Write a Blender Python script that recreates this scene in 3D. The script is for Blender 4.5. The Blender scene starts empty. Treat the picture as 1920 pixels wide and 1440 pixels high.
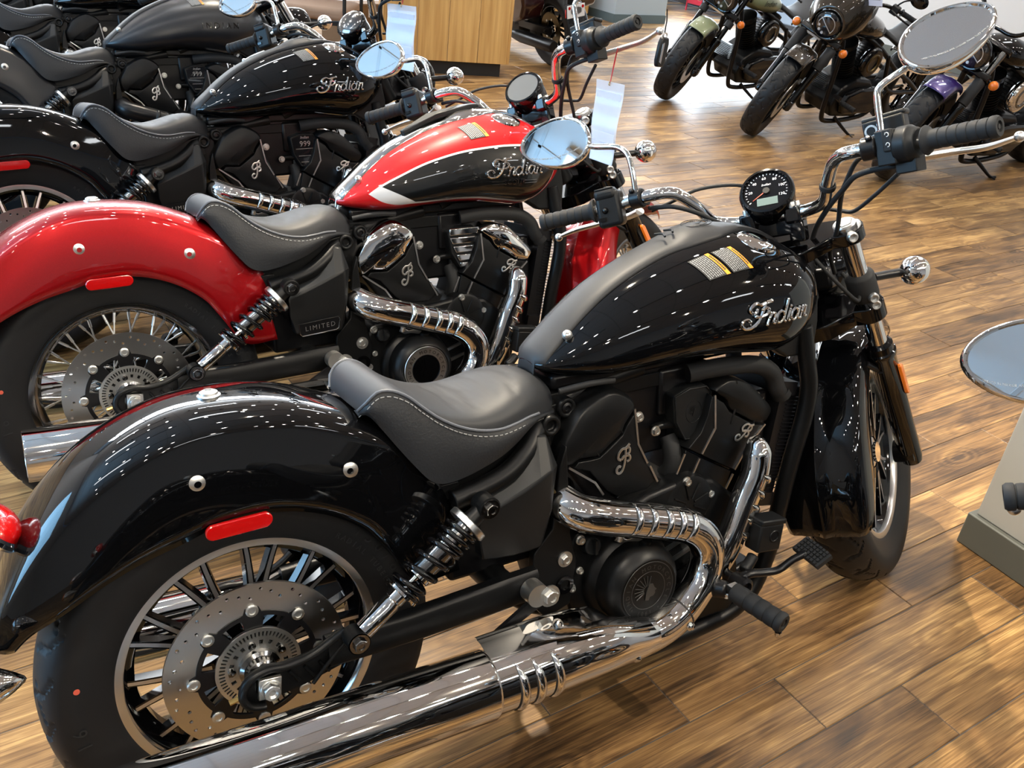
import bpy, bmesh, math, random
from mathutils import Vector, Matrix
PI = math.pi
random.seed(7)
scene = bpy.context.scene
COL = scene.collection

# ------------------------------------------------------------------ camera, world, light, exposure
cam_data = bpy.data.cameras.new('camera')
cam_data.sensor_width = 36.0
cam_data.lens = 36.0 * 1689.34 / 1920.0
cam_data.clip_start = 0.05
cam = bpy.data.objects.new('camera', cam_data)
COL.objects.link(cam)
cr = (0.86526948, -0.49184368, 0.09694778)
cu = (0.17077461, 0.47101951, 0.86543437)
cf = (0.47132272, 0.73227756, -0.49155312)
cam.matrix_world = Matrix(((cr[0], cu[0], -cf[0], -0.25786), (cr[1], cu[1], -cf[1], -1.07424), (cr[2], cu[2], -cf[2], 1.49776), (0, 0, 0, 1)))
scene.camera = cam
vs = scene.view_settings
vs.view_transform = 'Standard'
vs.look = 'None'
vs.gamma = 1.0
vs.use_curve_mapping = False
vs.exposure = 0.2
scene.cycles.max_bounces = 7
scene.cycles.diffuse_bounces = 4
scene.cycles.glossy_bounces = 5
scene.cycles.transmission_bounces = 5
scene.cycles.transparent_max_bounces = 8
scene.cycles.caustics_reflective = False
scene.cycles.caustics_refractive = False
scene.cycles.sample_clamp_indirect = 4.0

world = bpy.data.worlds.new('daylight')
scene.world = world
world.use_nodes = True
wn = world.node_tree.nodes
bg = wn['Background']
sky = wn.new('ShaderNodeTexSky')
sky.sky_type = 'HOSEK_WILKIE'
sky.sun_direction = (-0.5, 0.4, 0.75)
sky.turbidity = 3.0
world.node_tree.links.new(sky.outputs[0], bg.inputs[0])
bg.inputs[1].default_value = 3.0

CEIL = 3.5
def area(name, loc, target, sx, sy, power, color):
    l = bpy.data.lights.new(name, 'AREA')
    l.shape = 'RECTANGLE'; l.size = sx; l.size_y = sy; l.energy = power; l.color = color
    o = bpy.data.objects.new(name, l); COL.objects.link(o)
    o.location = loc
    d = Vector(target) - Vector(loc)
    o.rotation_euler = d.to_track_quat('-Z', 'Y').to_euler()
    return o
# daylight coming in through the glazing (rear-left window band, far entrance glazing), plus an added ceiling fill
area('added_ceiling_fill', (2.5, 11.05, 2.95), (2.0, 3.0, 4.3), 12.0, .62, 760, (0.88, 0.94, 1.0))  # added upward fill that brightens the ceiling from the unseen far wall top
area('window_daylight', (-4.35, 2.2, 1.75), (3, 2.2, 2.3), 4.4, 2.0, 230, (0.30, 0.64, 1.0))
area('entrance_daylight', (9.1, 9.0, 1.7), (4.0, 4.0, 0.3), 2.4, 2.6, 170, (0.78, 0.90, 1.0))
def spot(loc, target, power, color=(1.0, 0.87, 0.68), angle=62, r=0.035, blend=0.35):
    l = bpy.data.lights.new('spotlight_beam', 'SPOT')
    l.energy = power; l.color = color; l.spot_size = math.radians(angle); l.spot_blend = blend; l.shadow_soft_size = r
    o = bpy.data.objects.new('spotlight_beam', l); COL.objects.link(o)
    o.location = loc
    o.rotation_euler = (Vector(target) - Vector(loc)).to_track_quat('-Z', 'Y').to_euler()
    return o
SPOTS = [((-0.6, -3.0, 3.25), (0.3, -0.1, 0.5), 90), ((1.6, -3.4, 3.25), (1.2, 0.0, 0.5), 70), ((0.9, 1.6, 3.25), (1.2, -0.3, 0.0), 560), ((2.6, -1.6, 3.25), (1.5, -0.2, 0), 210), ((-0.8, -0.6, 3.25), (0.4, -0.2, 0.3), 120),  # first two beams are added in front to brighten camera-facing surfaces
         ((3.6, 1.9, 3.25), (3.0, 1.6, 0.0), 170), ((1.2, 3.6, 3.25), (0.9, 2.2, 0.5), 170), ((5.4, 2.2, 3.25), (5.6, 3.4, 0.6), 120), ((3.2, 4.6, 3.25), (3.6, 4.6, 0), 110)]
for s in SPOTS:
    spot((s[0][0], s[0][1], 3.16), s[1], s[2])

# ------------------------------------------------------------------ materials
MATS = {}
def mat(name, color=(0.5, 0.5, 0.5), rough=0.5, metal=0.0, coat=0.0, spec=0.5, bump=None, emit=None, trans=0.0, alpha=1.0, coat_rough=0.03, flake=None, ior=None):
    m = bpy.data.materials.new(name); m.use_nodes = True
    nt = m.node_tree; b = nt.nodes['Principled BSDF']
    b.inputs['Base Color'].default_value = (*color, 1)
    b.inputs['Roughness'].default_value = rough
    b.inputs['Metallic'].default_value = metal
    b.inputs['Coat Weight'].default_value = coat
    b.inputs['Coat Roughness'].default_value = coat_rough
    b.inputs['Specular IOR Level'].default_value = spec
    b.inputs['Transmission Weight'].default_value = trans
    b.inputs['Alpha'].default_value = alpha
    if ior: b.inputs['IOR'].default_value = ior
    if emit:
        b.inputs['Emission Color'].default_value = (*emit[0], 1); b.inputs['Emission Strength'].default_value = emit[1]
    tc = nt.nodes.new('ShaderNodeTexCoord')
    if bump:
        n = nt.nodes.new('ShaderNodeTexNoise'); n.inputs['Scale'].default_value = bump[0]; n.inputs['Detail'].default_value = 3
        nt.links.new(tc.outputs['Object'], n.inputs['Vector'])
        bn = nt.nodes.new('ShaderNodeBump'); bn.inputs['Strength'].default_value = bump[1]; bn.inputs['Distance'].default_value = bump[2]
        nt.links.new(n.outputs[0], bn.inputs['Height']); nt.links.new(bn.outputs[0], b.inputs['Normal'])
    if flake:
        n = nt.nodes.new('ShaderNodeTexNoise'); n.inputs['Scale'].default_value = 900; n.inputs['Detail'].default_value = 2
        nt.links.new(tc.outputs['Object'], n.inputs['Vector'])
        r = nt.nodes.new('ShaderNodeValToRGB'); r.color_ramp.elements[0].position = 0.5; r.color_ramp.elements[1].position = 0.75
        r.color_ramp.elements[0].color = (*color, 1); r.color_ramp.elements[1].color = (*flake, 1)
        nt.links.new(n.outputs[0], r.inputs[0]); nt.links.new(r.outputs[0], b.inputs['Base Color'])
    MATS[name] = m
    return m
mat('black_paint', (0.0015, 0.0016, 0.002), 0.3, 0, 1.0, 0.0, flake=(0.006, 0.0065, 0.008))
mat('red_paint', (0.34, 0.002, 0.005), 0.33, 0.6, 1.0, 0.3, flake=(0.46, 0.005, 0.008))
mat('matte_black_paint', (0.012, 0.013, 0.016), 0.32, 0.0, 0.0, 0.5)
mat('olive_paint', (0.20, 0.23, 0.13), 0.35, 0.2, 0.6)
mat('bronze_paint', (0.022, 0.015, 0.008), 0.25, 0.5, 1.0)
mat('purple_paint', (0.025, 0.010, 0.13), 0.3, 0.3, 1.0)
mat('dark_red_paint', (0.022, 0.002, 0.003), 0.3, 0.2, 1.0)
mat('chrome', (0.83, 0.82, 0.81), 0.05, 1.0)
mat('dark_chrome', (0.22, 0.215, 0.21), 0.14, 1.0)
mat('polished', (0.80, 0.80, 0.79), 0.30, 1.0)
mat('zinc', (0.72, 0.72, 0.70), 0.36, 1.0, bump=(120, 0.2, 0.0005))
mat('machined', (0.66, 0.66, 0.67), 0.3, 1.0)
mat('satin_black', (0.004, 0.004, 0.005), 0.32, 0.0, 0.0, 0.36, bump=(700, 0.12, 0.0003))
mat('engine_black', (0.004, 0.0043, 0.0048), 0.37, 0.0, 0.0, 0.26, bump=(900, 0.25, 0.0003))
mat('plastic_black', (0.007, 0.0078, 0.0088), 0.43, 0.0, 0.0, 0.3, bump=(1200, 0.2, 0.0002))
mat('gloss_black', (0.002, 0.002, 0.0025), 0.07, 0.0, 0.0, 0.5)
mat('rubber', (0.014, 0.0148, 0.0162), 0.65, 0.0, 0.0, 0.32, bump=(300, 0.1, 0.0005))
mat('tyre', (0.007, 0.0078, 0.0095), 0.50, 0.0, 0.0, 0.34, bump=(200, 0.08, 0.0005))
mat('seat_smooth', (0.015, 0.0165, 0.0195), 0.52, 0.0, 0.0, 0.42, bump=(900, 0.12, 0.0003))
mat('seat_grain', (0.012, 0.0135, 0.0165), 0.47, 0.0, 0.0, 0.42, bump=(260, 0.55, 0.0009))
mat('piping', (0.10, 0.11, 0.13), 0.45)
mat('thread', (0.42, 0.42, 0.42), 0.8)
mat('strip_black', (0.020, 0.021, 0.0235), 0.52, 0, 0, 0.4, bump=(1100, 0.15, 0.0002))
mat('orange_lens', (0.75, 0.17, 0.01), 0.18, 0, 0.8, bump=(160, 0.9, 0.002))
mat('red_lens', (0.50, 0.004, 0.004), 0.12, 0, 0.9, bump=(260, 0.5, 0.0008))
mat('dark_glass', (0.010, 0.010, 0.012), 0.05, 0, 1.0)
mat('grey_dial', (0.10, 0.105, 0.11), 0.18, 0, 0.9)
mat('mirror', (0.86, 0.92, 0.96), 0.01, 1.0)
mat('dial_black', (0.006, 0.006, 0.007), 0.6, 0, 0.6, 0.0)
mat('print_white', (0.75, 0.75, 0.75), 0.6)
mat('print_grey', (0.30, 0.31, 0.32), 0.6)
mat('print_orange', (0.95, 0.33, 0.02), 0.5)
mat('print_black', (0.02, 0.02, 0.02), 0.6)
mat('lcd', (0.12, 0.17, 0.16), 0.25)
mat('needle', (0.75, 0.10, 0.06), 0.4)
mat('red_mark', (0.62, 0.10, 0.06), 0.7)
mat('white_paper', (0.72, 0.74, 0.86), 0.7)
mat('clear_sleeve', (0.9, 0.93, 1.0), 0.08, 0, 0.3, 0.5, alpha=0.28)
mat('red_tie', (0.65, 0.04, 0.05), 0.4)
mat('brass', (0.7, 0.5, 0.2), 0.3, 1.0)
mat('grey_panel', (0.46, 0.46, 0.43), 0.55, bump=(60, 0.1, 0.001))
mat('cove_grey', (0.11, 0.115, 0.10), 0.55)
mat('wall_white', (0.62, 0.61, 0.60), 0.8, bump=(90, 0.1, 0.001))
mat('wall_shade', (0.42, 0.41, 0.40), 0.8)  # darker copy of the wall white; dimness behind the camera put into its colour
mat('pillar_blue', (0.42, 0.52, 0.60), 0.7)
mat('cove_blue', (0.10, 0.15, 0.17), 0.5)
mat('ceiling_tile', (0.86, 0.86, 0.86), 0.9, bump=(220, 0.5, 0.002))
mat('ceiling_grid', (0.70, 0.70, 0.70), 0.6)
mat('lamp_glow', (1, 1, 1), 0.5, emit=((1.0, 0.95, 0.88), 260.0))
mat('panel_glow', (1, 1, 1), 0.5, emit=((0.93, 0.97, 1.0), 15.0))
mat('glazing', (0.8, 0.9, 0.95), 0.02, 0, 0, 0.5, alpha=0.15)
mat('cardboard', (0.22, 0.14, 0.08), 0.8)
mat('tan_cloth', (0.33, 0.23, 0.17), 0.85, bump=(500, 0.5, 0.001))
mat('kick_black', (0.012, 0.012, 0.012), 0.6)
mat('grout', (0.085, 0.075, 0.068), 0.8)
mat('relief_black', (0.028, 0.028, 0.028), 0.38, 0, 0, 0.6)
mat('brass_brown', (0.10, 0.07, 0.03), 0.3, 0.9)
mat('window_frame', (0.06, 0.06, 0.065), 0.4)
mat('banner_red', (0.6, 0.03, 0.06), 0.6)
mat('snow_white', (0.8, 0.8, 0.8), 0.5)

def brushed_disc():
    m = mat('brushed_disc', (0.60, 0.59, 0.57), 0.3, 1.0); nt = m.node_tree; b = nt.nodes['Principled BSDF']
    tc = nt.nodes.new('ShaderNodeTexCoord'); sp = nt.nodes.new('ShaderNodeSeparateXYZ'); nt.links.new(tc.outputs['Object'], sp.inputs[0])
    # radius from the axle (objects carry the axle offset in two custom nodes through generated wheel-local meshes)
    n = nt.nodes.new('ShaderNodeTexNoise'); n.inputs['Scale'].default_value = 9; n.inputs['Detail'].default_value = 1
    nt.links.new(tc.outputs['Object'], n.inputs['Vector'])
    mr = nt.nodes.new('ShaderNodeMapRange'); mr.inputs['To Min'].default_value = 0.26; mr.inputs['To Max'].default_value = 0.34
    nt.links.new(n.outputs[0], mr.inputs['Value']); nt.links.new(mr.outputs[0], b.inputs['Roughness'])
    b.inputs['Anisotropic'].default_value = 0.6
    return m
brushed_disc()

def wood_floor():
    m = bpy.data.materials.new('plank_wood'); m.use_nodes = True; MATS['plank_wood'] = m
    nt = m.node_tree; N = nt.nodes; L = nt.links; b = N['Principled BSDF']
    tc = N.new('ShaderNodeTexCoord'); oi = N.new('ShaderNodeObjectInfo'); at = N.new('ShaderNodeAttribute'); at.attribute_name = 'rnd'
    add = N.new('ShaderNodeMath'); add.operation = 'ADD'; L.new(oi.outputs['Random'], add.inputs[0]); L.new(at.outputs['Fac'], add.inputs[1])
    fr = N.new('ShaderNodeMath'); fr.operation = 'FRACT'; L.new(add.outputs[0], fr.inputs[0])
    mul = N.new('ShaderNodeMath'); mul.operation = 'MULTIPLY'; mul.inputs[1].default_value = 91.7; L.new(add.outputs[0], mul.inputs[0])
    cmb = N.new('ShaderNodeCombineXYZ'); L.new(mul.outputs[0], cmb.inputs[0]); L.new(mul.outputs[0], cmb.inputs[1]); L.new(mul.outputs[0], cmb.inputs[2])
    va = N.new('ShaderNodeVectorMath'); va.operation = 'ADD'; L.new(tc.outputs['Object'], va.inputs[0]); L.new(cmb.outputs[0], va.inputs[1])
    def noise(scale, sx, sy, det, dist=0.0):
        mp = N.new('ShaderNodeMapping'); mp.inputs['Scale'].default_value = (sx, sy, 1); L.new(va.outputs[0], mp.inputs[0])
        n = N.new('ShaderNodeTexNoise'); n.inputs['Scale'].default_value = scale; n.inputs['Detail'].default_value = det; n.inputs['Distortion'].default_value = dist
        L.new(mp.outputs[0], n.inputs['Vector']); return n.outputs[0]
    big = noise(2.6, 1.4, 5.0, 3, 0.8)
    grain = noise(14.0, 0.22, 7.5, 8, 1.0)
    fine = noise(60.0, 0.14, 8.0, 6, 0.3)
    # knots: rings round sparse centres
    mp = N.new('ShaderNodeMapping'); mp.inputs['Scale'].default_value = (2.2, 5.0, 1); L.new(va.outputs[0], mp.inputs[0])
    vo = N.new('ShaderNodeTexVoronoi'); vo.inputs['Scale'].default_value = 1.15; L.new(mp.outputs[0], vo.inputs['Vector'])
    wv = N.new('ShaderNodeMath'); wv.operation = 'MULTIPLY'; wv.inputs[1].default_value = 75; L.new(vo.outputs['Distance'], wv.inputs[0])
    ad2 = N.new('ShaderNodeMath'); ad2.operation = 'MULTIPLY_ADD'; ad2.inputs[1].default_value = 9.0; L.new(grain, ad2.inputs[0]); L.new(wv.outputs[0], ad2.inputs[2])
    sn = N.new('ShaderNodeMath'); sn.operation = 'SINE'; L.new(ad2.outputs[0], sn.inputs[0])
    kf = N.new('ShaderNodeMapRange'); kf.inputs['From Min'].default_value = 0.05; kf.inputs['From Max'].default_value = 0.36; kf.inputs['To Min'].default_value = 0.16; kf.inputs['To Max'].default_value = 0.0
    L.new(vo.outputs['Distance'], kf.inputs['Value'])
    rings = N.new('ShaderNodeMath'); rings.operation = 'MULTIPLY'; L.new(sn.outputs[0], rings.inputs[0]); L.new(kf.outputs[0], rings.inputs[1])
    kc = N.new('ShaderNodeMapRange'); kc.inputs['From Min'].default_value = 0.02; kc.inputs['From Max'].default_value = 0.07; kc.inputs['To Min'].default_value = -0.35; kc.inputs['To Max'].default_value = 0.0
    L.new(vo.outputs['Distance'], kc.inputs['Value'])
    def madd(a, k, c):
        q = N.new('ShaderNodeMath'); q.operation = 'MULTIPLY_ADD'; L.new(a, q.inputs[0]); q.inputs[1].default_value = k
        if isinstance(c, float): q.inputs[2].default_value = c
        else: L.new(c, q.inputs[2])
        return q.outputs[0]
    t = madd(big, 1.0, -0.32)
    t = madd(grain, 0.95, t)
    t = madd(fine, 0.62, t)
    t = madd(fr.outputs[0], 0.30, t)
    t = madd(rings.outputs[0], 1.0, t)
    t = madd(kc.outputs[0], 1.0, t)
    t = madd(t, 1.0, -0.46)
    r = N.new('ShaderNodeValToRGB'); e = r.color_ramp.elements
    e[0].position = 0.16; e[0].color = (0.030, 0.017, 0.008, 1)
    e[1].position = 1.0; e[1].color = (0.56, 0.345, 0.135, 1)
    for p, c in ((0.38, (0.085, 0.045, 0.018)), (0.57, (0.175, 0.093, 0.035)), (0.80, (0.31, 0.175, 0.066))):
        q = e.new(p); q.color = (*c, 1)
    L.new(t, r.inputs[0]); L.new(r.outputs[0], b.inputs['Base Color'])
    rr = N.new('ShaderNodeMapRange'); rr.inputs['To Min'].default_value = 0.28; rr.inputs['To Max'].default_value = 0.5; L.new(grain, rr.inputs['Value']); L.new(rr.outputs[0], b.inputs['Roughness'])
    bn = N.new('ShaderNodeBump'); bn.inputs['Strength'].default_value = 0.25; bn.inputs['Distance'].default_value = 0.0012
    L.new(t, bn.inputs['Height']); L.new(bn.outputs[0], b.inputs['Normal'])
    b.inputs['Specular IOR Level'].default_value = 0.42
wood_floor()

def oak():
    m = mat('oak', (0.6, 0.36, 0.14), 0.45); nt = m.node_tree; N = nt.nodes; b = N['Principled BSDF']
    tc = N.new('ShaderNodeTexCoord'); mp = N.new('ShaderNodeMapping'); mp.inputs['Scale'].default_value = (14, 14, 0.7)
    n = N.new('ShaderNodeTexNoise'); n.inputs['Scale'].default_value = 2.0; n.inputs['Detail'].default_value = 5
    r = N.new('ShaderNodeValToRGB'); r.color_ramp.elements[0].color = (0.46, 0.25, 0.075, 1); r.color_ramp.elements[1].color = (0.66, 0.41, 0.15, 1)
    r.color_ramp.elements[0].position = 0.3; r.color_ramp.elements[1].position = 0.7
    nt.links.new(tc.outputs['Object'], mp.inputs[0]); nt.links.new(mp.outputs[0], n.inputs['Vector']); nt.links.new(n.outputs[0], r.inputs[0]); nt.links.new(r.outputs[0], b.inputs['Base Color'])
oak()

def two_tone():
    """red tank paint with a black side panel inside a silver pin line: the pattern is a real paint scheme in tank coordinates"""
    m = mat('two_tone_paint', (0.42, 0.006, 0.008), 0.35, 0.0, 1.0, 0.15); nt = m.node_tree; N = nt.nodes; L = nt.links; b = N['Principled BSDF']
    tc = N.new('ShaderNodeTexCoord'); sp = N.new('ShaderNodeSeparateXYZ'); L.new(tc.outputs['Object'], sp.inputs[0])
    X0, X1, Z0, Z1 = 0.5, 1.3, 0.6, 1.0
    def mr(sock, a, c, d=0.0, e=1.0):
        q = N.new('ShaderNodeMapRange'); q.inputs['From Min'].default_value = a; q.inputs['From Max'].default_value = c; q.inputs['To Min'].default_value = d; q.inputs['To Max'].default_value = e
        L.new(sock, q.inputs['Value']); return q.outputs[0]
    xn = mr(sp.outputs[0], X0, X1); zn = mr(sp.outputs[2], Z0, Z1)
    def curve(pts):
        fc = N.new('ShaderNodeFloatCurve'); c = fc.mapping.curves[0]
        P = [((x - X0) / (X1 - X0), (z - Z0) / (Z1 - Z0)) for x, z in pts]
        c.points[0].location = P[0]; c.points[1].location = P[-1]
        for p in P[1:-1]: c.points.new(*p)
        fc.mapping.update(); L.new(xn, fc.inputs['Value']); return fc.outputs[0]
    up = curve([(0.50, 0.60), (0.628, 0.748), (0.717, 0.798), (0.818, 0.835), (0.922, 0.854), (1.057, 0.857), (1.12, 0.846), (1.165, 0.80), (1.30, 0.60)])
    lo = curve([(0.50, 0.86), (0.628, 0.750), (0.680, 0.722), (0.752, 0.720), (0.813, 0.722), (0.918, 0.722), (0.999, 0.711), (1.072, 0.705), (1.118, 0.732), (1.165, 0.80), (1.30, 1.0)])
    def op(o, a, c):
        q = N.new('ShaderNodeMath'); q.operation = o
        for i, s in enumerate((a, c)):
            if isinstance(s, (int, float)): q.inputs[i].default_value = s
            else: L.new(s, q.inputs[i])
        return q.outputs[0]
    d = op('MINIMUM', op('SUBTRACT', up, zn), op('SUBTRACT', zn, lo))
    inside = op('GREATER_THAN', d, 0.0)
    core = op('GREATER_THAN', d, 0.012)
    wedge = op('GREATER_THAN', op('SUBTRACT', sp.outputs[0], op('MULTIPLY_ADD' if False else 'ADD', 0.670, op('MULTIPLY', op('SUBTRACT', 0.762, sp.outputs[2]), 2.0))), 0.0)
    core = op('MULTIPLY', core, wedge)
    mx = N.new('ShaderNodeMix'); mx.data_type = 'RGBA'; L.new(inside, mx.inputs[0]); mx.inputs[6].default_value = (0.45, 0.007, 0.009, 1); mx.inputs[7].default_value = (0.62, 0.62, 0.63, 1)
    m2 = N.new('ShaderNodeMix'); m2.data_type = 'RGBA'; L.new(core, m2.inputs[0]); L.new(mx.outputs[2], m2.inputs[6]); m2.inputs[7].default_value = (0.004, 0.0045, 0.005, 1)
    L.new(m2.outputs[2], b.inputs['Base Color'])
two_tone()

# ------------------------------------------------------------------ geometry helpers
def V3(p): return Vector(p)
def catmull(P, n=6, closed=False):
    P = [Vector(p) for p in P]
    if len(P) < 3: return P
    out = []; m = len(P)
    rng = range(m) if closed else range(m - 1)
    for i in rng:
        p1 = P[i]; p2 = P[(i + 1) % m]
        p0 = P[(i - 1) % m] if (closed or i > 0) else p1 * 2 - p2
        p3 = P[(i + 2) % m] if (closed or i < m - 2) else p2 * 2 - p1
        for k in range(n):
            t = k / n
            out.append(0.5 * ((2 * p1) + (p2 - p0) * t + (2 * p0 - 5 * p1 + 4 * p2 - p3) * t * t + (3 * p1 - p0 - 3 * p2 + p3) * t ** 3))
    if not closed: out.append(P[-1])
    return out
def interp(tab, x):
    """piecewise monotone table lookup; rows (x, a, b, ...)"""
    if x <= tab[0][0]: return tab[0][1:]
    for i in range(len(tab) - 1):
        if x <= tab[i + 1][0]:
            t = (x - tab[i][0]) / (tab[i + 1][0] - tab[i][0])
            p0 = tab[max(i - 1, 0)]; p1 = tab[i]; p2 = tab[i + 1]; p3 = tab[min(i + 2, len(tab) - 1)]
            r = []
            for k in range(1, len(p1)):
                h = p2[0] - p1[0]
                m1 = (p2[k] - p0[k]) / (p2[0] - p0[0]) * h if p2[0] != p0[0] else 0
                m2 = (p3[k] - p1[k]) / (p3[0] - p1[0]) * h if p3[0] != p1[0] else 0
                t2, t3 = t * t, t ** 3
                r.append((2 * t3 - 3 * t2 + 1) * p1[k] + (t3 - 2 * t2 + t) * m1 + (-2 * t3 + 3 * t2) * p2[k] + (t3 - t2) * m2)
            return tuple(r)
    return tab[-1][1:]
class G:
    def __init__(s): s.v = []; s.f = []; s.m = []
    def add(s, vs, fs, mi=0):
        o = len(s.v); s.v += [tuple(p) for p in vs]; s.f += [tuple(i + o for i in f) for f in fs]; s.m += [mi] * len(fs); return s
    def grid(s, rows, mi=0, cu=False, cv=False, capu=False):
        """rows of equal length; cv closes along each row, cu closes last row to first"""
        n = len(rows[0]); vs = [p for r in rows for p in r]; fs = []
        R = len(rows)
        for i in range(R if cu else R - 1):
            for j in range(n if cv else n - 1):
                a = i * n + j; b = i * n + (j + 1) % n; c = ((i + 1) % R) * n + (j + 1) % n; d = ((i + 1) % R) * n + j
                fs.append((a, b, c, d))
        if capu: fs.append(tuple(range(n - 1, -1, -1))); fs.append(tuple(range((R - 1) * n, R * n)))
        return s.add(vs, fs, mi)
    def tube(s, P, r, seg=12, n=0, cap=True, closed=False, mi=0, flat=1.0, up=None):
        if n: P = catmull(P, n, closed)
        P = [Vector(p) for p in P]; m = len(P); rows = []
        prev = None
        for i, p in enumerate(P):
            a = P[(i - 1) % m] if (closed or i > 0) else P[i]; b = P[(i + 1) % m] if (closed or i < m - 1) else P[i]
            t = (b - a).normalized()
            if prev is None:
                u = Vector(up) if up else (Vector((0, 0, 1)) if abs(t.z) < 0.9 else Vector((1, 0, 0)))
                u = (u - t * u.dot(t)).normalized()
            else:
                u = (prev - t * prev.dot(t)); u = u.normalized() if u.length > 1e-6 else prev
            prev = u; w = t.cross(u)
            if callable(r): rr = r(i / (m - 1 if m > 1 else 1))
            elif isinstance(r, (list, tuple)):
                q = i / (m - 1) * (len(r) - 1); k = min(int(q), len(r) - 2); rr = r[k] + (r[k + 1] - r[k]) * (q - k)
            else: rr = r
            rows.append([p + (u * math.cos(2 * PI * k / seg) * flat + w * math.sin(2 * PI * k / seg)) * rr for k in range(seg)])
        return s.grid(rows, mi, cu=closed, cv=True, capu=(cap and not closed))
    def lathe(s, prof, c, ax, seg=32, mi=0, a0=0.0, a1=2 * PI, ref=None, cap=False):
        """prof: list of (radius, height along ax)"""
        ax = Vector(ax).normalized(); c = Vector(c)
        u = Vector(ref) if ref else (Vector((0, 0, 1)) if abs(ax.z) < 0.9 else Vector((1, 0, 0)))
        u = (u - ax * u.dot(ax)).normalized(); w = ax.cross(u)
        full = abs(a1 - a0 - 2 * PI) < 1e-6; ns = seg if full else seg + 1
        rows = []
        for r, h in prof:
            rows.append([c + ax * h + (u * math.cos(a0 + (a1 - a0) * k / seg) + w * math.sin(a0 + (a1 - a0) * k / seg)) * r for k in range(ns)])
        return s.grid(rows, mi, cv=full)
    def ngon(s, pts, mi=0): return s.add(pts, [tuple(range(len(pts)))], mi)
    def disc(s, c, ax, r, seg=24, mi=0):
        ax = Vector(ax).normalized(); u = Vector((0, 0, 1)) if abs(ax.z) < 0.9 else Vector((1, 0, 0)); u = (u - ax * u.dot(ax)).normalized(); w = ax.cross(u); c = Vector(c)
        return s.ngon([c + (u * math.cos(2 * PI * k / seg) + w * math.sin(2 * PI * k / seg)) * r for k in range(seg)], mi)
    def prism(s, pts, d, mi=0, taper=None):
        """pts: 3D polygon; extruded by vector d; taper scales the far face about its centre"""
        pts = [Vector(p) for p in pts]; d = Vector(d); n = len(pts)
        far = [p + d for p in pts]
        if taper:
            c = sum(far, Vector()) / n; far = [c + (p - c) * taper for p in far]
        fs = [tuple(range(n - 1, -1, -1)), tuple(range(n, 2 * n))] + [(i, (i + 1) % n, n + (i + 1) % n, n + i) for i in range(n)]
        return s.add(pts + far, fs, mi)
    def box(s, c, sx, sy, sz, mi=0, R=None):
        c = Vector(c); P = []
        for z in (-1, 1):
            for y in (-1, 1):
                for x in (-1, 1):
                    q = Vector((x * sx / 2, y * sy / 2, z * sz / 2)); P.append(c + (R @ q if R else q))
        return s.add(P, [(0, 2, 3, 1), (4, 5, 7, 6), (0, 1, 5, 4), (2, 6, 7, 3), (0, 4, 6, 2), (1, 3, 7, 5)], mi)
    def sphere(s, c, r, seg=20, rings=12, mi=0, sc=(1, 1, 1), R=None):
        c = Vector(c); rows = []
        for i in range(rings + 1):
            t = PI * i / rings; row = []
            for k in range(seg):
                p = Vector((math.sin(t) * math.cos(2 * PI * k / seg) * sc[0], math.sin(t) * math.sin(2 * PI * k / seg) * sc[1], math.cos(t) * sc[2])) * r
                row.append(c + (R @ p if R else p))
            rows.append(row)
        return s.grid(rows, mi, cv=True)
    def hexnut(s, c, ax, r, h, mi=0, washer=0.0, bore=True):
        ax = Vector(ax).normalized(); c = Vector(c)
        if washer: s.lathe([(0, 0), (washer, 0), (washer, h * 0.25), (0, h * 0.25)], c, ax, 20, mi)
        s.lathe([(r * .98, 0), (r, h * .1), (r, h * .85), (r * .86, h)], c, ax, 6, mi)
        s.lathe([(r * .86, h), (r * .5, h * 1.02), (r * .45, h * (.8 if bore else 1.2)), (0, h * (.8 if bore else 1.2))], c, ax, 12, mi)
        return s
    def mesh(s, name, xf=None, angle=38, flip=False):
        me = bpy.data.meshes.new(name)
        v = [xf(Vector(p)) for p in s.v] if xf else s.v
        me.from_pydata([tuple(p) for p in v], [], s.f)
        me.polygons.foreach_set('material_index', s.m)
        me.validate(); me.update()
        bm = bmesh.new(); bm.from_mesh(me); bmesh.ops.remove_doubles(bm, verts=bm.verts, dist=1e-6); bmesh.ops.recalc_face_normals(bm, faces=bm.faces); bm.to_mesh(me); bm.free()
        me.polygons.foreach_set('use_smooth', [True] * len(me.polygons))
        me.set_sharp_from_angle(angle=math.radians(angle))
        return me
def curve_mesh(name, splines, depth, bevel=0.0, xf=None):
    """flat outline(s) with holes (even-odd) given in local XY, extruded, mapped by xf"""
    cu = bpy.data.curves.new(name, 'CURVE'); cu.dimensions = '2D'; cu.fill_mode = 'BOTH'; cu.extrude = depth / 2; cu.bevel_depth = bevel; cu.bevel_resolution = 1
    for pts in splines:
        sp = cu.splines.new('POLY'); sp.points.add(len(pts) - 1); sp.use_cyclic_u = True
        for i, p in enumerate(pts): sp.points[i].co = (p[0], p[1], 0, 1)
    o = bpy.data.objects.new(name, cu); COL.objects.link(o)
    dg = bpy.context.evaluated_depsgraph_get(); me = bpy.data.meshes.new_from_object(o.evaluated_get(dg)); me.name = name
    bpy.data.objects.remove(o); bpy.data.curves.remove(cu)
    if xf:
        for v in me.vertices: v.co = xf(v.co)
    me.materials.clear(); me.update(); return me
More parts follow.
